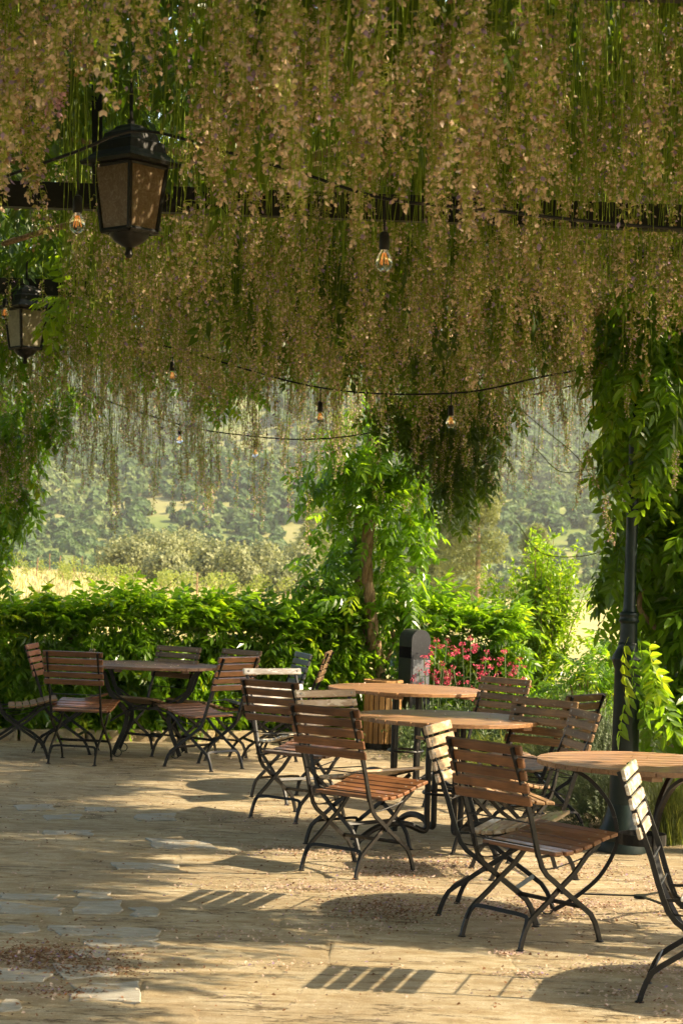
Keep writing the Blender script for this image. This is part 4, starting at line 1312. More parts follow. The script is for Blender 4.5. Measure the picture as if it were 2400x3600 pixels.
rt = thing('wisteria_vine', 'big wisteria with large bright leaves at the right edge around the green post', 'wisteria')
twisted_trunk([(2.15, 12.55, -.1), (2.12, 12.5, .55), (1.98, 12.4, .95), (2.2, 12.4, 1.5), (2.1, 12.3, 2.4), (2.0, 12.2, 3.6)], .07, rt, turns=14)
b = MB(); b.tube(spline([(1.95, 12.3, 3.4), (1.75, 12.6, 3.35), (1.5, 13.3, 3.2), (1.15, 13.9, 3.15)], 6), np.linspace(.04, .015, 19), 8); b.obj('branch', M['bark'], rt, True)
b = MB(); b.tube(spline([(1.98, 12.4, 1.7), (1.86, 12.1, 1.55), (1.8, 12.0, 1.38), (1.9, 12.0, 1.25)], 6), .016, 7); b.obj('branch', M['bark'], rt, True)
foliage('leaves', [((2.15, 12.15, 2.75), (.45, .4, .7), 480), ((2.24, 12.05, 1.85), (.26, .3, .6), 320), ((2.30, 12.0, 1.2), (.24, .25, .35), 180), ((2.26, 11.95, .85), (.2, .2, .28), 80)], M['leaf'], rt, HI, .55, (.95, 1.45), (-.3, -.6, 0))
foliage('leaves', [((1.84, 12.2, 3.05), (.32, .3, .42), 150), ((1.80, 11.6, 2.75), (.16, .12, .7), 110), ((1.76, 12.05, 2.4), (.16, .2, .35), 55), ((1.76, 11.95, 1.85), (.12, .16, .24), 34), ((1.72, 12.25, 1.62), (.16, .16, .16), 24), ((1.84, 12.3, 1.45), (.14, .18, .22), 24),
                   ((1.80, 11.55, .93), (.12, .08, .10), 12), ((1.75, 11.5, 1.2), (.1, .06, .06), 5)], M['leaf'], rt, HI, 1.5, (.85, 1.2), (-.25, -.2, 0))
pr = np.array([(rng.uniform(1.2, 2.3), rng.uniform(11.2, 12.3), rng.uniform(2.3, 3.3)) for k in range(60)])
V, T, A, C = scatter(RH, pr, upright(60), rng.uniform(.6, 1.0, 60))
link('hanging_flowers', mesh_np('hanging_flowers', V, T, M['flower'], colors=C), rt, kind='stuff')
# loose tendrils
for P in ([(1.0, 12.9, 2.75), (1.25, 12.6, 2.5), (1.5, 12.4, 2.25), (1.62, 12.2, 1.9)], [(1.2, 12.4, 2.35), (1.35, 12.3, 2.2), (1.55, 12.2, 2.22)], [(1.1, 12.6, 1.9), (1.25, 12.5, 1.7), (1.5, 12.4, 1.68), (1.7, 12.2, 1.75)]):
    b = MB(); b.tube(spline(P, 6), .003, 5); b.obj('tendril', M['stalk_green'], rt)

# ------------------------------------------------------------------ hedge on its rail
def hedge(name, label, x0, x1, y, top, n, sl=0.0):
    t = thing(name, label, 'hedge')
    yl = lambda q: y + sl * (q + 1.4)
    for xp in np.arange(x0 + .35, x1, 1.15):
        b = MB(); b.box((xp, yl(xp), .45), (.09, .09, 1.1), .004); b.obj('post', M['wood_dark'], t)
    for zr in (.35, .8):
        b = MB(); b.box(((x0 + x1) / 2, yl((x0 + x1) / 2) + .06, zr), (x1 - x0, .03, .07), .003, Matrix.Rotation(math.atan(sl), 3, 'Z')); b.obj('rail', M['wood_dark'], t)
    u = rng.random(n)
    X_ = rng.uniform(x0, x1, n)
    bulge = .10 * np.sin(X_ * 3.4 + 1) + .05 * np.sin(X_ * 9)
    zt = top + .05 * np.sin(X_ * 2.7) + .05 * np.sin(X_ * 7 + 2)
    Zz = .06 + (zt - .06) * rng.random(n) ** .8
    Yy = y + sl * (X_ + 1.4) - .05 + rng.uniform(-1, 1, n) * (.20 + .06 * np.sin(X_ * 5 + Zz * 4)) - bulge * .4
    P = np.stack([X_, Yy, Zz], -1)
    d = np.stack([rng.normal(.25, .7, n), -.55 + rng.normal(0, .5, n), -.35 + 1.0 * (Zz > zt - .22) + rng.normal(0, .35, n)], -1)
    V, T, A, _ = scatter(LO, P, basis(d, rng.normal(0, .5, n)), rng.uniform(.85, 1.3, n))
    link('foliage', mesh_np('foliage', V, T, M['leaf'], attrs=A), t)
    return t


hedge('hedge', 'bright green leafy hedge along the far side of the paving on the left', -3.9, .15, 18.15, 1.17, 5400, .30)
hedge('hedge', 'green hedge behind the black bin and the red flowers', .55, 1.65, 18.9, 1.17, 1300)
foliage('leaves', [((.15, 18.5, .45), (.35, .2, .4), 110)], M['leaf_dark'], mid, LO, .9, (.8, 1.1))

# ------------------------------------------------------------------ bin and planter
t = thing('litter_bin', 'tall black hooded bin with a grey panel among the plants', 'bin', at(.66, 17.95, R(26)))
q = np.linspace(0, PI, 13)
prof = [(-.095, 0)] + [(-.095 * math.cos(v), .965 + .095 * math.sin(v)) for v in q] + [(.095, 0)]
V = [(x, -.12, z) for x, z in prof] + [(x, .12, z) for x, z in prof]; m_ = len(prof)
Q = [(j, j + 1, m_ + j + 1, m_ + j) for j in range(m_ - 1) if j != 0] + [(m_ - 1, 0, m_, 2 * m_ - 1)]
V = np.array(V)
b = MB()
b.add(V, Q, [(0, j, j + 1) for j in range(1, m_ - 1)] + [(m_, m_ + j + 1, m_ + j) for j in range(1, m_ - 1)])
b.add([(-.095, -.12, 0), (-.095, .12, 0), (-.095, .12, .80), (-.095, -.12, .80), (-.095, -.12, .90), (-.095, .12, .90), (-.095, .12, .965), (-.095, -.12, .965)], [(0, 1, 2, 3), (4, 5, 6, 7)])
b.obj('body', M['metal_dark'], t)
b = MB(); b.box((.005, -.1225, .66), (.165, .005, .26), .001); b.obj('front_panel', M['metal_panel'], t)
b = MB()
gx, gz_ = np.meshgrid(np.linspace(-.10, .10, 14), np.linspace(.34, .52, 10))
gy = -.128 - .006 * rng.random(gx.shape)
V = np.stack([gx, gy, gz_], -1).reshape(-1, 3)
b.add(V, [(r_ * 14 + c_, r_ * 14 + c_ + 1, (r_ + 1) * 14 + c_ + 1, (r_ + 1) * 14 + c_) for r_ in range(9) for c_ in range(13)])
b.obj('bag_film', M['black_bag'], t)

t = thing('planter_bin', 'wood slatted octagonal bin with a black liner left of the black bin', 'bin', at(.385, 17.75))
for k in range(10):
    a = k * 2 * PI / 10 + .1
    for s in (-.0285, .0285):
        b = MB(); b.box((0, 0, .28), (.040, .016, .46), .002)
        o = b.obj('slat', M['planter_wood'], t)
        o.location = (math.cos(a) * .155 - math.sin(a) * s * .86, math.sin(a) * .155 + math.cos(a) * s * .86, 0); o.rotation_euler = (0, 0, a + PI / 2)
    b = MB(); b.box((0, 0, .595), (.105, .035, .022), .002)
    o = b.obj('rim_board', M['planter_wood'], t); o.location = (math.cos(a) * .155, math.sin(a) * .155, 0); o.rotation_euler = (0, 0, a + PI / 2)
b = MB(); b.lathe([(.166 + .004 * (k % 2), z) for k, z in enumerate(np.linspace(.51, .585, 5))] + [(.14, .59), (.13, .3), (0, .3)], 20); b.obj('bag_liner', M['black_bag'], t)
b = MB(); b.lathe([(.15, 0), (.15, .06), (.12, .06), (0, .06)], 20); b.obj('plinth', M['metal'], t)

# ------------------------------------------------------------------ red valerian
def small_leaf(l, w):
    V = np.array([(0, 0, 0), (l * .45, -w / 2, w * .15), (l, 0, -l * .12), (l * .45, w / 2, w * .15)])
    return V, np.array([(0, 1, 2), (0, 2, 3)])


def valerian(x, y, stems, label):
    t = thing('valerian_plant', label, 'flower', at(x, y, 0, .05), 'red valerian clumps')
    LP = []; LD = []
    for dx, top, sp_ in stems:
        top_p = np.array([dx, rng.normal(0, .12), top]); base = np.array([dx * .35, rng.normal(0, .05), 0])
        S = spline([base, base * .6 + top_p * .4 + [0, 0, .04], top_p], 5)
        b = MB(); b.tube(S, .0042, 5); b.obj('stem', M['herb'] if False else M['stalk'], t)
        Pf = []
        for lv in range(3):
            c = top_p - [0, 0, lv * .062]
            for q in range(1 if lv == 0 else 2):
                cc = c + (0 if lv == 0 else 1) * np.array([rng.choice([-1, 1]) * rng.uniform(.03, .05), rng.normal(0, .02), rng.normal(0, .01)])
                m_ = int(28 * sp_)
                u = rng.normal(size=(m_, 3)); u /= np.linalg.norm(u, axis=1)[:, None]
                Pf.append(cc + u * [.034, .034, .022] * rng.uniform(.5, 1, (m_, 1)))
        Pf = np.concatenate(Pf)
        V, T, A, _ = scatter([small_leaf(.013, .011)], Pf, basis(rng.normal(size=(len(Pf), 3)), rng.uniform(0, 3, len(Pf))), rng.uniform(.8, 1.3, len(Pf)))
        link('flower_head', mesh_np('flower_head', V, T, M['valerian'], attrs=A), t, kind='stuff')
        for q in range(16):
            LP.append(S[int(rng.integers(1, 9))]); LD.append((rng.normal(), rng.normal(), .3))
    n = 260
    LP = np.concatenate([np.array(LP), np.stack([rng.normal(0, .22, n), rng.normal(0, .14, n), np.abs(rng.normal(.12, .14, n))], -1)])
    LD = np.concatenate([np.array(LD), rng.normal(size=(n, 3)) + [0, -.3, .4]])
    V, T, A, _ = scatter([small_leaf(.07, .02)], LP, basis(LD, rng.normal(0, .5, len(LP))), rng.uniform(.6, 1.2, len(LP)))
    link('leaves', mesh_np('leaves', V, T, M['herb'], attrs=A), t)


m, ns, ls = new_mat('pale_green_stalk'); finish(ns, ls, (0.16, 0.22, 0.08), 0.6); M['stalk'] = m
valerian(.82, 17.6, [(-.09, .78, .8), (.02, .92, 1.0), (.11, .93, .7), (.07, .72, 1.2), (.0, .62, .8), (-.13, .66, .5), (.18, .6, .9)], 'red flowering valerian clump right beside the black bin')
valerian(1.17, 17.75, [(-.10, .9, 1.2), (-.02, .95, 1.2), (.02, .72, .8), (-.16, .68, .7), (.12, .84, .9), (.16, .7, .8), (-.05, .56, .8)], 'red flowering valerian clump in the middle, behind the farther round table')
valerian(1.50, 17.6, [(-.04, .84, .9), (.03, .72, .8), (.09, .78, .9), (.12, .62, .7), (-.12, .66, .5)], 'red flowering valerian clump rightmost, above the dark chair')

# herbs under them
def herb_bed(x0, x1, y0, y1, n, mat, hgt, name, label, cat, l=.08, w=.02):
    P = np.stack([rng.uniform(x0, x1, n), rng.uniform(y0, y1, n), np.zeros(n)], -1)
    P[:, 2] = SX * P[:, 0] + SY * (P[:, 1] - 8) + .02 + hgt * rng.random(n) ** 1.4
    V, T, A, _ = scatter([small_leaf(l, w)], P, basis(rng.normal(size=(n, 3)) + [0, -.2, .5], rng.normal(0, .5, n)), rng.uniform(.6, 1.3, n))
    link(name, mesh_np(name, V, T, mat, attrs=A), kind='stuff', label=label, cat=cat)


herb_bed(.5, 2.2, 16.6, 18.4, 5200, M['herb'], .34, 'ground_cover', 'grey green herbs growing thickly below the red flowers', 'plants')
herb_bed(.95, 2.3, 14.4, 16.6, 4200, M['grass_blade'], .22, 'ground_cover', 'soft green grass growing between the bin and the weathered chairs', 'grass', .12, .006)
herb_bed(1.7, 4.5, 18.6, 22, 6000, M['leaf_dark'], .55, 'ground_cover', 'dark leafy undergrowth at the foot of the airy shrub', 'plants', .07, .03)

# ------------------------------------------------------------------ airy shrub
t = thing('garden_shrub', 'airy upright shrub with many thin stems and lime green leaves', 'shrub', at(2.0, 20, 0))
LP = []; LD = []
for k in range(30):
    a = rng.uniform(0, 2 * PI); lean = rng.uniform(.05, .9)
    dx, dy = math.cos(a) * lean * .72, math.sin(a) * lean * .5
    hh = rng.uniform(1.6, 2.15) * (1 - .22 * lean)
    b0 = np.array([rng.normal(0, .05), rng.normal(0, .05), .0])
    S = spline([b0, b0 + [dx * .12, dy * .12, .35], [dx * .55, dy * .55, hh * .6], [dx, dy, hh]], 6)
    b = MB(); b.tube(S, np.linspace(.012, .0025, len(S)), 5); b.obj('branch', M['bark'], t)
    for q in range(7):
        i0 = int(rng.integers(8, 15)); e = S[i0] + np.array([rng.normal(0, .18), rng.normal(0, .15), rng.uniform(.12, .4)])
        b_ = np.linspace(S[i0], e, 5)
        for pnt in b_:
            for z_ in range(5):
                LP.append(pnt + rng.normal(0, .02, 3)); LD.append(rng.normal(size=3) + [0, 0, .4])
    for q in range(150):
        i0 = int(rng.integers(7, len(S))); LP.append(S[i0] + rng.normal(0, .03, 3)); LD.append(rng.normal(size=3) + [0, 0, .5])
LP = np.array(LP); LD = np.array(LD)
V, T, A, _ = scatter([small_leaf(.075, .036)], LP, basis(LD, rng.normal(0, .6, len(LP))), rng.uniform(.6, 1.15, len(LP)))
link('leaves', mesh_np('leaves', V, T, M['leaf_lime'], attrs=A), t)

for x, y, spc, lb in ((2.15, 17.2, [((0, 0, .5), (.30, .28, .42), 260), ((.12, .1, .85), (.2, .2, .2), 60)], 'rounded leafy bush between the airy shrub and the green post'),
                      (2.75, 18.2, [((0, 0, .6), (.42, .35, .5), 330), ((-.1, 0, 1.05), (.25, .2, .2), 70)], 'leafy bush behind the green post at the right'),
                      (2.55, 15.2, [((0, 0, .45), (.32, .3, .42), 240)], 'low leafy bush behind the rosemary at the right')):
    t = thing('leafy_bush', lb, 'bush', at(x, y))
    foliage('leaves', spc, M['leaf'], t, LO, .3, (.6, .95), (0, -.2, .2))
    for k in range(6):
        a = rng.uniform(0, 6.28); b = MB()
        b.tube(spline([(0, 0, -.02), (.08 * math.cos(a), .08 * math.sin(a), .3), (.2 * math.cos(a), .2 * math.sin(a), .7)], 4), .008, 5); b.obj('stem', M['bark'], t)

# ------------------------------------------------------------------ rosemary and grasses
def sprig(seed):
    r = np.random.default_rng(seed); V = []; T = []
    for k in range(34):
        s = k / 34; p = np.array([.26 * s, 0, .05 * s * s]); a = r.uniform(0, 2 * PI)
        d = np.array([.55, math.cos(a), math.sin(a)]); d /= np.linalg.norm(d); w = np.cross(d, [1, 0, 0]); w /= np.linalg.norm(w)
        l = .024 * (1.1 - .5 * s); n0 = len(V)
        V += [p - w * .0030, p + w * .0030, p + d * l]; T.append((n0, n0 + 1, n0 + 2))
    V += [np.array([0, .0015, 0]), np.array([0, -.0015, 0]), np.array([.26, 0, .05])]; T.append((len(V) - 3, len(V) - 2, len(V) - 1))
    return np.array(V), np.array(T)


SPR = [sprig(s) for s in range(3)]
for x, y, rx, rz, n, lb in ((1.72, 13.9, .42, .62, 1700, 'silvery green rosemary bush left of the green post behind the weathered chairs'), (2.35, 13.7, .42, .50, 1300, 'rosemary bush right of the green post'), (1.72, 12.75, .30, .34, 800, 'low dark rosemary bush at the foot of the green post')):
    t = thing('rosemary_bush', lb, 'shrub', at(x, y))
    u = rng.normal(size=(n, 3)); u /= np.linalg.norm(u, axis=1)[:, None]; u[:, 2] = np.abs(u[:, 2])
    P = u * [rx, rx * .8, rz] * rng.uniform(.35, 1.0, (n, 1)) ** .6
    V, T, A, _ = scatter(SPR, P, basis(u * [1, 1, .6] + [0, 0, .6] + rng.normal(0, .4, (n, 3)), rng.uniform(0, 3, n)), rng.uniform(.7, 1.2, n))
    link('foliage', mesh_np('foliage', V, T, M['leaf_rosemary'], attrs=A), t)
    for k in range(7):
        a = rng.uniform(0, 6.28); b = MB()
        b.tube(spline([(0, 0, 0), (.1 * math.cos(a), .1 * math.sin(a), rz * .4), (rx * .6 * math.cos(a), rx * .5 * math.sin(a), rz * .7)], 4), .006, 5); b.obj('stem', M['bark'], t)

for x, y, h_, n, lb in ((2.02, 12.1, .62, 900, 'fine upright grass tuft right behind the round table at the right edge'), (2.25, 11.75, .55, 700, 'arching grass tuft at the right edge'), (1.95, 12.75, .5, 500, 'fine grass tuft between the green post and the right trunk')):
    t = thing('grass_tuft', lb, 'grass', at(x, y))
    a = rng.uniform(0, 6.28, n); ln = rng.uniform(.02, .95, n) ** .8; hh = h_ * rng.uniform(.6, 1.1, n)
    b0 = np.stack([rng.normal(0, .05, n), rng.normal(0, .05, n), np.zeros(n)], -1)
    o_ = np.stack([np.cos(a), np.sin(a), np.zeros(n)], -1)
    Vb = []
    for s in (0, .35, .7, 1.0):
        c = b0 + o_ * (ln * .34 * s ** 1.6)[:, None] + np.stack([0 * a, 0 * a, hh * (s - .28 * ln * s * s)], -1)
        w = .0022 * (1.05 - s)
        sd = np.stack([-np.sin(a), np.cos(a), 0 * a], -1)
        Vb += [c - sd * w, c + sd * w]
    Vb = np.stack(Vb, 1)
    T = np.array([(0, 1, 3), (0, 3, 2), (2, 3, 5), (2, 5, 4), (4, 5, 7), (4, 7, 6)])
    V = Vb.reshape(-1, 3); T = (T[None] + (np.arange(n) * 8)[:, None, None]).reshape(-1, 3)
    link('blades', mesh_np('blades', V, T, M['grass_blade'], attrs=np.repeat(rng.random(n), 8)), t)

# ------------------------------------------------------------------ fallen petals
def petals(P2, zoff, cols, size=.0075):
    n = len(P2)
    z = SX * P2[:, 0] + SY * (P2[:, 1] - 8) + zoff
    a = rng.uniform(0, 2 * PI, n); s = size * rng.uniform(.55, 1.35, n)
    d = np.stack([np.cos(a), np.sin(a), rng.normal(0, .25, n)], -1); w = np.stack([-np.sin(a), np.cos(a), rng.normal(0, .3, n)], -1)
    c = np.concatenate([P2, z[:, None]], 1)
    up = np.array([0, 0, 1.0])
    V = np.stack([c - d * s[:, None], c + w * s[:, None] * .6 + up * (s * .7)[:, None], c + d * s[:, None] + up * (s * .35)[:, None], c - w * s[:, None] * .6 + up * (s * .25)[:, None]], 1)
    V[:, :, 2] = np.maximum(V[:, :, 2], z[:, None] - .0005)
    T = np.array([(0, 1, 2), (0, 2, 3)])
    T = (T[None] + (np.arange(n) * 4)[:, None, None]).reshape(-1, 3)
    return V.reshape(-1, 3), T, np.repeat(cols, 4, 0)


def pcols(n, brown):
    u = rng.random(n)
    pale = np.array([.60, .45, .36]) * rng.uniform(.75, 1.2, (n, 1))
    br = np.array([.22, .11, .055]) * rng.uniform(.6, 1.5, (n, 1))
    vi = np.array([.38, .27, .40]) * rng.uniform(.8, 1.1, (n, 1))
    c = np.where((u < brown)[:, None], br, pale)
    return np.where((rng.random(n) < .05)[:, None], vi, c)


PATCH = [(.25, 9.42, .22, .26, 1500, .65), (-1.17, 8.05, .24, .22, 1500, .8), (-.92, 7.82, .16, .10, 350, .8), (.85, 9.50, .34, .20, 1300, .35), (1.15, 9.75, .35, .12, 900, .2), (1.9, 12.9, .3, .5, 700, .3), (1.30, 8.2, .25, .14, 700, .15), (.75, 8.02, .10, .06, 140, .1),
         (.72, 8.45, .05, .04, 150, .15), (.30, 10.5, .3, .2, 600, .35), (-.18, 11.2, .35, .25, 600, .3), (-.4, 8.65, .3, .1, 180, .2), (-1.03, 7.4, .14, .1, 260, .7), (.55, 10.9, .3, .25, 800, .3), (1.35, 10.9, .25, .3, 600, .3), (-.2, 9.95, .4, .12, 500, .15),
         (.15, 10.05, .3, .12, 500, .12), (-.55, 12.6, .4, .5, 500, .4), (1.2, 7.7, .2, .15, 300, .15), (.1, 8.9, .4, .1, 220, .15), (1.35, 7.35, .15, .12, 120, .2), (-.2, 8.05, .3, .08, 120, .15), (1.7, 10.3, .2, .5, 700, .25)]
PP = []; CC = []
for x, y, sx_, sy_, n, br in PATCH:  # br: shade put into colour, browner petals where a patch lies shaded
    PP.append(np.stack([x + rng.normal(0, sx_ * .62, n) * (1 + (rng.random(n) < .2) * 1.2), y + rng.normal(0, sy_ * .62, n) * (1 + (rng.random(n) < .2) * 1.2)], -1)); CC.append(pcols(n, br))
n = 9000
q = np.stack([rng.uniform(-1, 1, n), 6.3 + 11.4 * rng.random(n)], -1); q[:, 0] *= .19 * q[:, 1] + .3
dn = .5 + .5 * np.sin(q[:, 0] * 5 + np.sin(q[:, 1] * 3)) * np.sin(q[:, 1] * 4.1 + q[:, 0] * 2)
q = q[rng.random(n) < dn ** 2 + .12]
PP.append(q); CC.append(pcols(len(q), .45))
PP = np.concatenate(PP); CC = np.concatenate(CC)
V, T, C = petals(PP, .0045, CC)
link('fallen_petals', mesh_np('fallen_petals', V, T, M['flower'], colors=C), kind='stuff', label='faded wisteria petals scattered over the paving', cat='petals')
TP = []
for x, y, r, n in ((.623, 11.72, .5, 16), (.48, 14.33, .52, 18), (1.42, 9.35, .45, 6), (-1.55, 16.4, .52, 60)):
    a = rng.uniform(0, 6.28, n); rr = r * np.sqrt(rng.random(n)); TP.append(np.stack([x + rr * np.cos(a), y + rr * np.sin(a)], -1))
TP = np.concatenate(TP)
V, T, C = petals(TP, .7465, pcols(len(TP), .1) * 1.1, .008)
link('table_petals', mesh_np('table_petals', V, T, M['flower'], colors=np.clip(C, 0, 1)), kind='stuff', label='pale petals lying on the round table tops', cat='petals')


# ------------------------------------------------------------------ vineyard
POSTS = [(190, 110), (255, 65), (302, 97), (375, 62), (417, 60), (495, 55), (622, 70), (653, 62), (775, 60), (745, 50), (868, 80), (992, 142), (1116, 102), (1225, 92), (1345, 90), (1462, 92), (1238, 48)]
pm = MB(); pm.tube([(0, 0, -.3), (0.01, 0, 1.5)], [.05, .042], 7); pme = pm.mesh('vineyard_post', M['wood_dark'])
vine_src = {}
vt = []
for s in range(3):
    n = 150
    P = np.stack([rng.normal(0, .32, n), rng.normal(0, .2, n), .45 + 1.0 * rng.random(n)], -1)
    V, T, A, _ = scatter([small_leaf(.16, .13)], P, basis(rng.normal(size=(n, 3)), rng.uniform(0, 3, n)), rng.uniform(.5, 1.2, n))
    vt.append(mesh_np('vine_leaves', V, T, M['leaf_vine'], attrs=A))
vtr = MB(); vtr.tube([(0, 0, -.2), (.04, 0, .4), (-.03, .02, .8)], .03, 6); vtm = vtr.mesh('trunk', M['bark'])
for k, (px, hp) in enumerate(POSTS):
    dd = min(max(7000 * 1.45 / (hp / 1.4255), 88), 158)
    x = (px / 1.4255 - 1200) / 7000 * dd
    o = link('vineyard_post', pme, loc=(x, dd, float(terrain(x, dd))), label='thin wooden post standing in the dry vineyard beyond the hedge', cat='post', group='vineyard posts beyond the hedge')
    o.rotation_euler = (0, rng.normal(0, .03), 0)
for k in range(46):
    dd = 84 + 72 * rng.random()
    x = rng.uniform(-.168, .02) * dd
    t = thing('grape_vine', 'young pale green vine growing in the dry vineyard beyond the hedge', 'vine', Matrix.Translation((x, dd, float(terrain(x, dd)))), 'young vines beyond the hedge')
    link('leaves', vt[k % 3], t); link('trunk', vtm, t)
    t.scale = (rng.uniform(.7, 1.1),) * 3; t.rotation_euler = (0, 0, rng.uniform(0, 6))
# dry grass
n = 26000
dd = 40 + 118 * rng.random(n) ** .7
x = rng.uniform(-.19, .06, n) * dd
P = np.stack([x, dd, terrain(x, dd)], -1)
bl = np.array([(-.04, 0, 0), (.04, 0, 0), (.02, .03, .30)]); bt = np.array([(0, 1, 2)])
m, ns, ls = new_mat('dry_grass')
at_ = ns.new('ShaderNodeAttribute'); at_.attribute_name = 'rnd'
finish(ns, ls, ramp(ns, ls, at_.outputs['Fac'], [(0, (.34, .32, .10)), (.5, (.52, .44, .20)), (1, (.66, .58, .33))]), .9, spec=.1)
V, T, A, _ = scatter([(bl, bt)], P, upright(n), rng.uniform(.6, 1.5, n))
link('field_grass', mesh_np('field_grass', V, T, m, attrs=A), kind='stuff', label='dry yellow grass covering the vineyard field', cat='grass')


# ------------------------------------------------------------------ trees in the middle distance
def clump_quad(s):
    return np.array([(-s, -s * .7, 0), (s * .8, -s, .2 * s), (s, s * .8, -.1 * s), (-s * .7, s, .3 * s)]), np.array([(0, 1, 2), (0, 2, 3)])


def crown(lobes, n, s, seed):
    r = np.random.default_rng(seed); P = []; D = []
    tot = sum(l[1] ** 2 for l in lobes)
    for c, rad in lobes:
        m_ = int(n * rad ** 2 / tot)
        u = r.normal(size=(m_, 3)); u /= np.linalg.norm(u, axis=1)[:, None]
        rr = rad * (.72 + .33 * r.random(m_)) * (1 + .13 * np.sin(u[:, 0] * 9 + c[0]) * np.sin(u[:, 2] * 8 + c[1] * 2))
        P.append(np.array(c) + u * rr[:, None] * [1, 1, .85]); D.append(u)
    P = np.concatenate(P); D = np.concatenate(D) + r.normal(0, .45, P.shape)
    nrm = D / np.linalg.norm(D, axis=1)[:, None]
    x = np.cross(nrm, r.normal(size=P.shape)); x /= np.linalg.norm(x, axis=1)[:, None]
    B = np.stack([x, np.cross(nrm, x), nrm], -1)
    return P, B


def tree(name, x, y, h, w, seed, mat, label, group, n=3400, s=.13, lobn=11, base=.28):
    r = np.random.default_rng(seed)
    zt = float(terrain(x, y))
    t = thing(name, label, 'tree', Matrix.Translation((x, y, zt - .1)), group)
    lobes = []
    for k in range(lobn):
        a = r.uniform(0, 6.28); q = r.random() ** .5
        z = base * h + (1 - base) * h * r.uniform(.12, .86)
        rw = w / 2 * (1 - .55 * abs((z / h - .5)) * 1.4) * .62
        lobes.append(((math.cos(a) * q * rw, math.sin(a) * q * rw, z), w * r.uniform(.17, .30)))
    P, B = crown(lobes, n, s, seed)
    V, T, A, _ = scatter([clump_quad(s)], P, B, r.uniform(.6, 1.3, len(P)))
    link('crown', mesh_np('crown', V, T, mat, attrs=A), t)
    b = MB(); b.tube(spline([(0, 0, -.3), (.05, 0, h * .3), (-.05, .05, h * .7)], 4), np.linspace(.16, .05, 9) * h / 5, 8)
    for c, rad in lobes[:5]:
        b.tube([(0.03, 0, h * .28), tuple(np.array(c) * .9)], [.06 * h / 5, .02], 6)
    b.obj('trunk', M['bark'], t, True)


OL = [(430, 1905, 150, 3.6, 'leftmost round olive grey tree in the row beyond the vineyard'), (540, 1880, 158, 4.4, 'second tree from the left in the row beyond the vineyard'), (650, 1882, 166, 4.0, 'brownish round tree in the middle of the row beyond the vineyard'), (745, 1905, 150, 3.6, 'olive tree right of the middle in the row beyond the vineyard'),
      (840, 1915, 145, 3.4, 'pale olive tree left of the twisted trunk beyond the vineyard'), (950, 1905, 150, 4.0, 'large pale olive tree nearest the twisted trunk'), (1055, 1925, 142, 3.4, 'olive tree just left of the twisted wisteria trunk'), (1090, 1830, 190, 4.6, 'taller dark tree behind the pale olive trees'), (600, 1945, 138, 3.0, 'small olive tree in front of the row'), (1020, 1985, 132, 2.8, 'small pale olive tree low in front near the trunk')]
for k, (px, py, d_, w_, lb) in enumerate(OL):
    x = (px - 1200) / 7000 * d_; zt = 1.642 + (1964 - py) / 7000 * d_ - .2
    z0 = float(terrain(x, d_)); tree('olive_tree', x, d_, zt - z0, w_ * 1.45, 100 + k, M['leaf_olive'], lb, 'olive trees beyond the vineyard', 3200, .10, base=.12)


def pine(x, y, h, w, seed, label):
    r = np.random.default_rng(seed); zt = float(terrain(x, y))
    t = thing('pine_tree', label, 'tree', Matrix.Translation((x, y, zt - .1)), 'soft green pines right of the twisted trunk')
    lobes = []
    for k in range(26):
        z = h * (.25 + .73 * r.random() ** .9); a = r.uniform(0, 6.28)
        rw = w / 2 * (1.25 - z / h) * r.uniform(.35, 1.0)
        lobes.append(((math.cos(a) * rw, math.sin(a) * rw, z), w * r.uniform(.10, .17)))
    P, B = crown(lobes, 9500, .06, seed)
    P[:, 2] += -.15 * np.abs(P[:, 0]) + .0
    V, T, A, _ = scatter([(np.array([(0, -.03, 0), (0, .03, 0), (.26, 0, .05)]), np.array([(0, 1, 2)])), (np.array([(0, -.03, 0), (0, .03, 0), (-.2, .02, .12)]), np.array([(0, 1, 2)]))], P, B, r.uniform(.6, 1.4, len(P)))
    link('crown', mesh_np('crown', V, T, M['leaf_pine'], attrs=A), t)
    b = MB(); b.tube([(0, 0, -.3), (.03, 0, h * .5), (0, 0, h * .97)], [.16, .10, .02], 8)
    for c, rad in lobes:
        b.tube([(0, 0, c[2] * .93), c], [.035, .01], 5)
    b.obj('trunk', M['bark'], t, True)


pine((1590 - 1200) / 7000 * 100, 100, 5.7, 3.6, 5, 'soft green pine just right of the twisted trunk')
pine((1680 - 1200) / 7000 * 96, 96, 7.2, 4.6, 6, 'taller soft green pine left of the airy shrub')
pine((1500 - 1200) / 7000 * 112, 112, 4.6, 3.2, 7, 'lower pine partly hidden behind the twisted trunk')
pine((1110 - 1200) / 7000 * 170, 170, 7.6, 4.2, 8, 'dark pine peeking out left of the twisted trunk')
pine((1880 - 1200) / 7000 * 160, 160, 6.5, 3.6, 9, 'small dark conifer above the airy shrub')

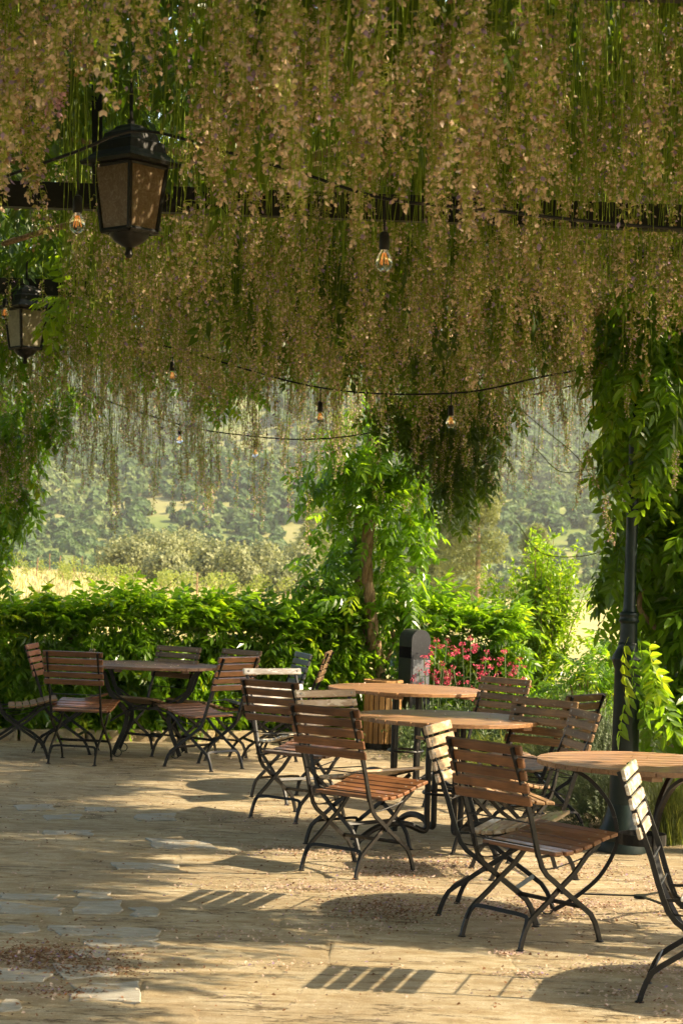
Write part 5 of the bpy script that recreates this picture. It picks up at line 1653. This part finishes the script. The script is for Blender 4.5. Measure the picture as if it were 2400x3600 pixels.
# ------------------------------------------------------------------ far hillside woods
bm = bmesh.new(); bmesh.ops.create_icosphere(bm, subdivisions=2, radius=1.0)
IV = np.array([v.co[:] for v in bm.verts]); IT = np.array([[v.index for v in f.verts] for f in bm.faces]); bm.free()
HT = []
for s in range(5):
    r = np.random.default_rng(s + 300)
    f = 1 + .16 * np.sin(IV[:, 0] * r.uniform(3, 5) + s) * np.sin(IV[:, 1] * 4 + s * 2) + r.normal(0, .07, len(IV))
    u = r.normal(size=(50, 3)); u[:, 2] = np.abs(u[:, 2]) * 1.1 - .25; u /= np.linalg.norm(u, axis=1)[:, None]
    f = 1 + .16 * np.sin(u[:, 0] * 5 + s) * np.sin(u[:, 1] * 4 + s * 2)
    pc = u * (f * r.uniform(.72, 1.0, 50))[:, None] * [1, 1, .9]
    nn = u + r.normal(0, .45, u.shape); nn /= np.linalg.norm(nn, axis=1)[:, None]
    xx = np.cross(nn, r.normal(size=u.shape)); xx /= np.linalg.norm(xx, axis=1)[:, None]
    qv, qt = clump_quad(.29)
    Bq = np.stack([xx, np.cross(nn, xx), nn], -1)
    VV = np.einsum('nij,vj->nvi', Bq, qv) + pc[:, None, :]
    HT.append((VV.reshape(-1, 3), (qt[None] + (np.arange(50) * 4)[:, None, None]).reshape(-1, 3)))
n = 12500
Yh = 400 + 1250 * rng.random(n) ** .75
Xh = rng.uniform(-1, 1, n) * (.185 * Yh + 12)
Xr = Xh / Yh
open_ = smooth(.02, .05, .052 - np.abs(Xr + .045)) * smooth(700, 760, Yh) * (1 - smooth(1080, 1180, Yh))
cl = .5 + .5 * np.sin(Xh * .035 + 2 * np.sin(Yh * .012)) * np.sin(Yh * .024 + Xh * .01)
keep = (rng.random(n) < .86 + .14 * cl) & (rng.random(n) > open_ * .93)
Xh, Yh = Xh[keep], Yh[keep]; n = len(Xh)
Sh = (.9 + .0024 * Yh) * rng.uniform(.45, 1.4, n)
P = np.stack([Xh, Yh, terrain(Xh, Yh) + Sh * .45], -1)
tone = np.clip(.5 + .35 * np.sin(Xh * .02 + 1) * np.sin(Yh * .017) + rng.normal(0, .22, n), 0, 1)
nb = min(300, n)
V, T, A, _ = scatter(HT, P, upright(n), Sh, rnd=tone)
T = T
link('hillside_woodland', mesh_np('hillside_woodland', V, T, M['leaf_hill'], attrs=A, smooth_sh=False), kind='stuff', label='blue green woodland covering the far hillside', cat='woodland')
# terraced olive rows on the open slope
Pr = []
for row in range(13):
    yr = 720 + row * 30
    for q in np.arange(-.098, .01, .0058):
        x = q * yr + rng.normal(0, .8)
        if rng.random() < .8:
            Pr.append((x, yr + rng.normal(0, 3) + 18 * math.sin(x * .03), 0))
Pr = np.array(Pr); Pr[:, 2] = terrain(Pr[:, 0], Pr[:, 1]) + .9
V, T, A, _ = scatter(HT, Pr, upright(len(Pr)), rng.uniform(1.2, 2.1, len(Pr)), rnd=rng.uniform(.5, 1, len(Pr)))
link('olive_terraces', mesh_np('olive_terraces', V, T, M['leaf_hill'], attrs=A), kind='stuff', label='rows of small round olive trees on the open green slope', cat='trees')

# ------------------------------------------------------------------ haze
HAZE = 0.00017
if HAZE > 0:
    b = MB(); b.box((0, 890, 120), (3700, 2120, 270))
    m = bpy.data.materials.new('thin_valley_haze'); m.use_nodes = True
    ns, ls = m.node_tree.nodes, m.node_tree.links; ns.clear()
    pv = ns.new('ShaderNodeVolumePrincipled'); pv.inputs['Density'].default_value = HAZE; pv.inputs['Color'].default_value = (.96, .95, .90, 1); pv.inputs['Anisotropy'].default_value = .2
    o = ns.new('ShaderNodeOutputMaterial'); ls.new(pv.outputs[0], o.inputs['Volume'])
    b.obj('haze', m, None, kind='stuff', label='thin pale haze in the air of the valley', cat='haze')
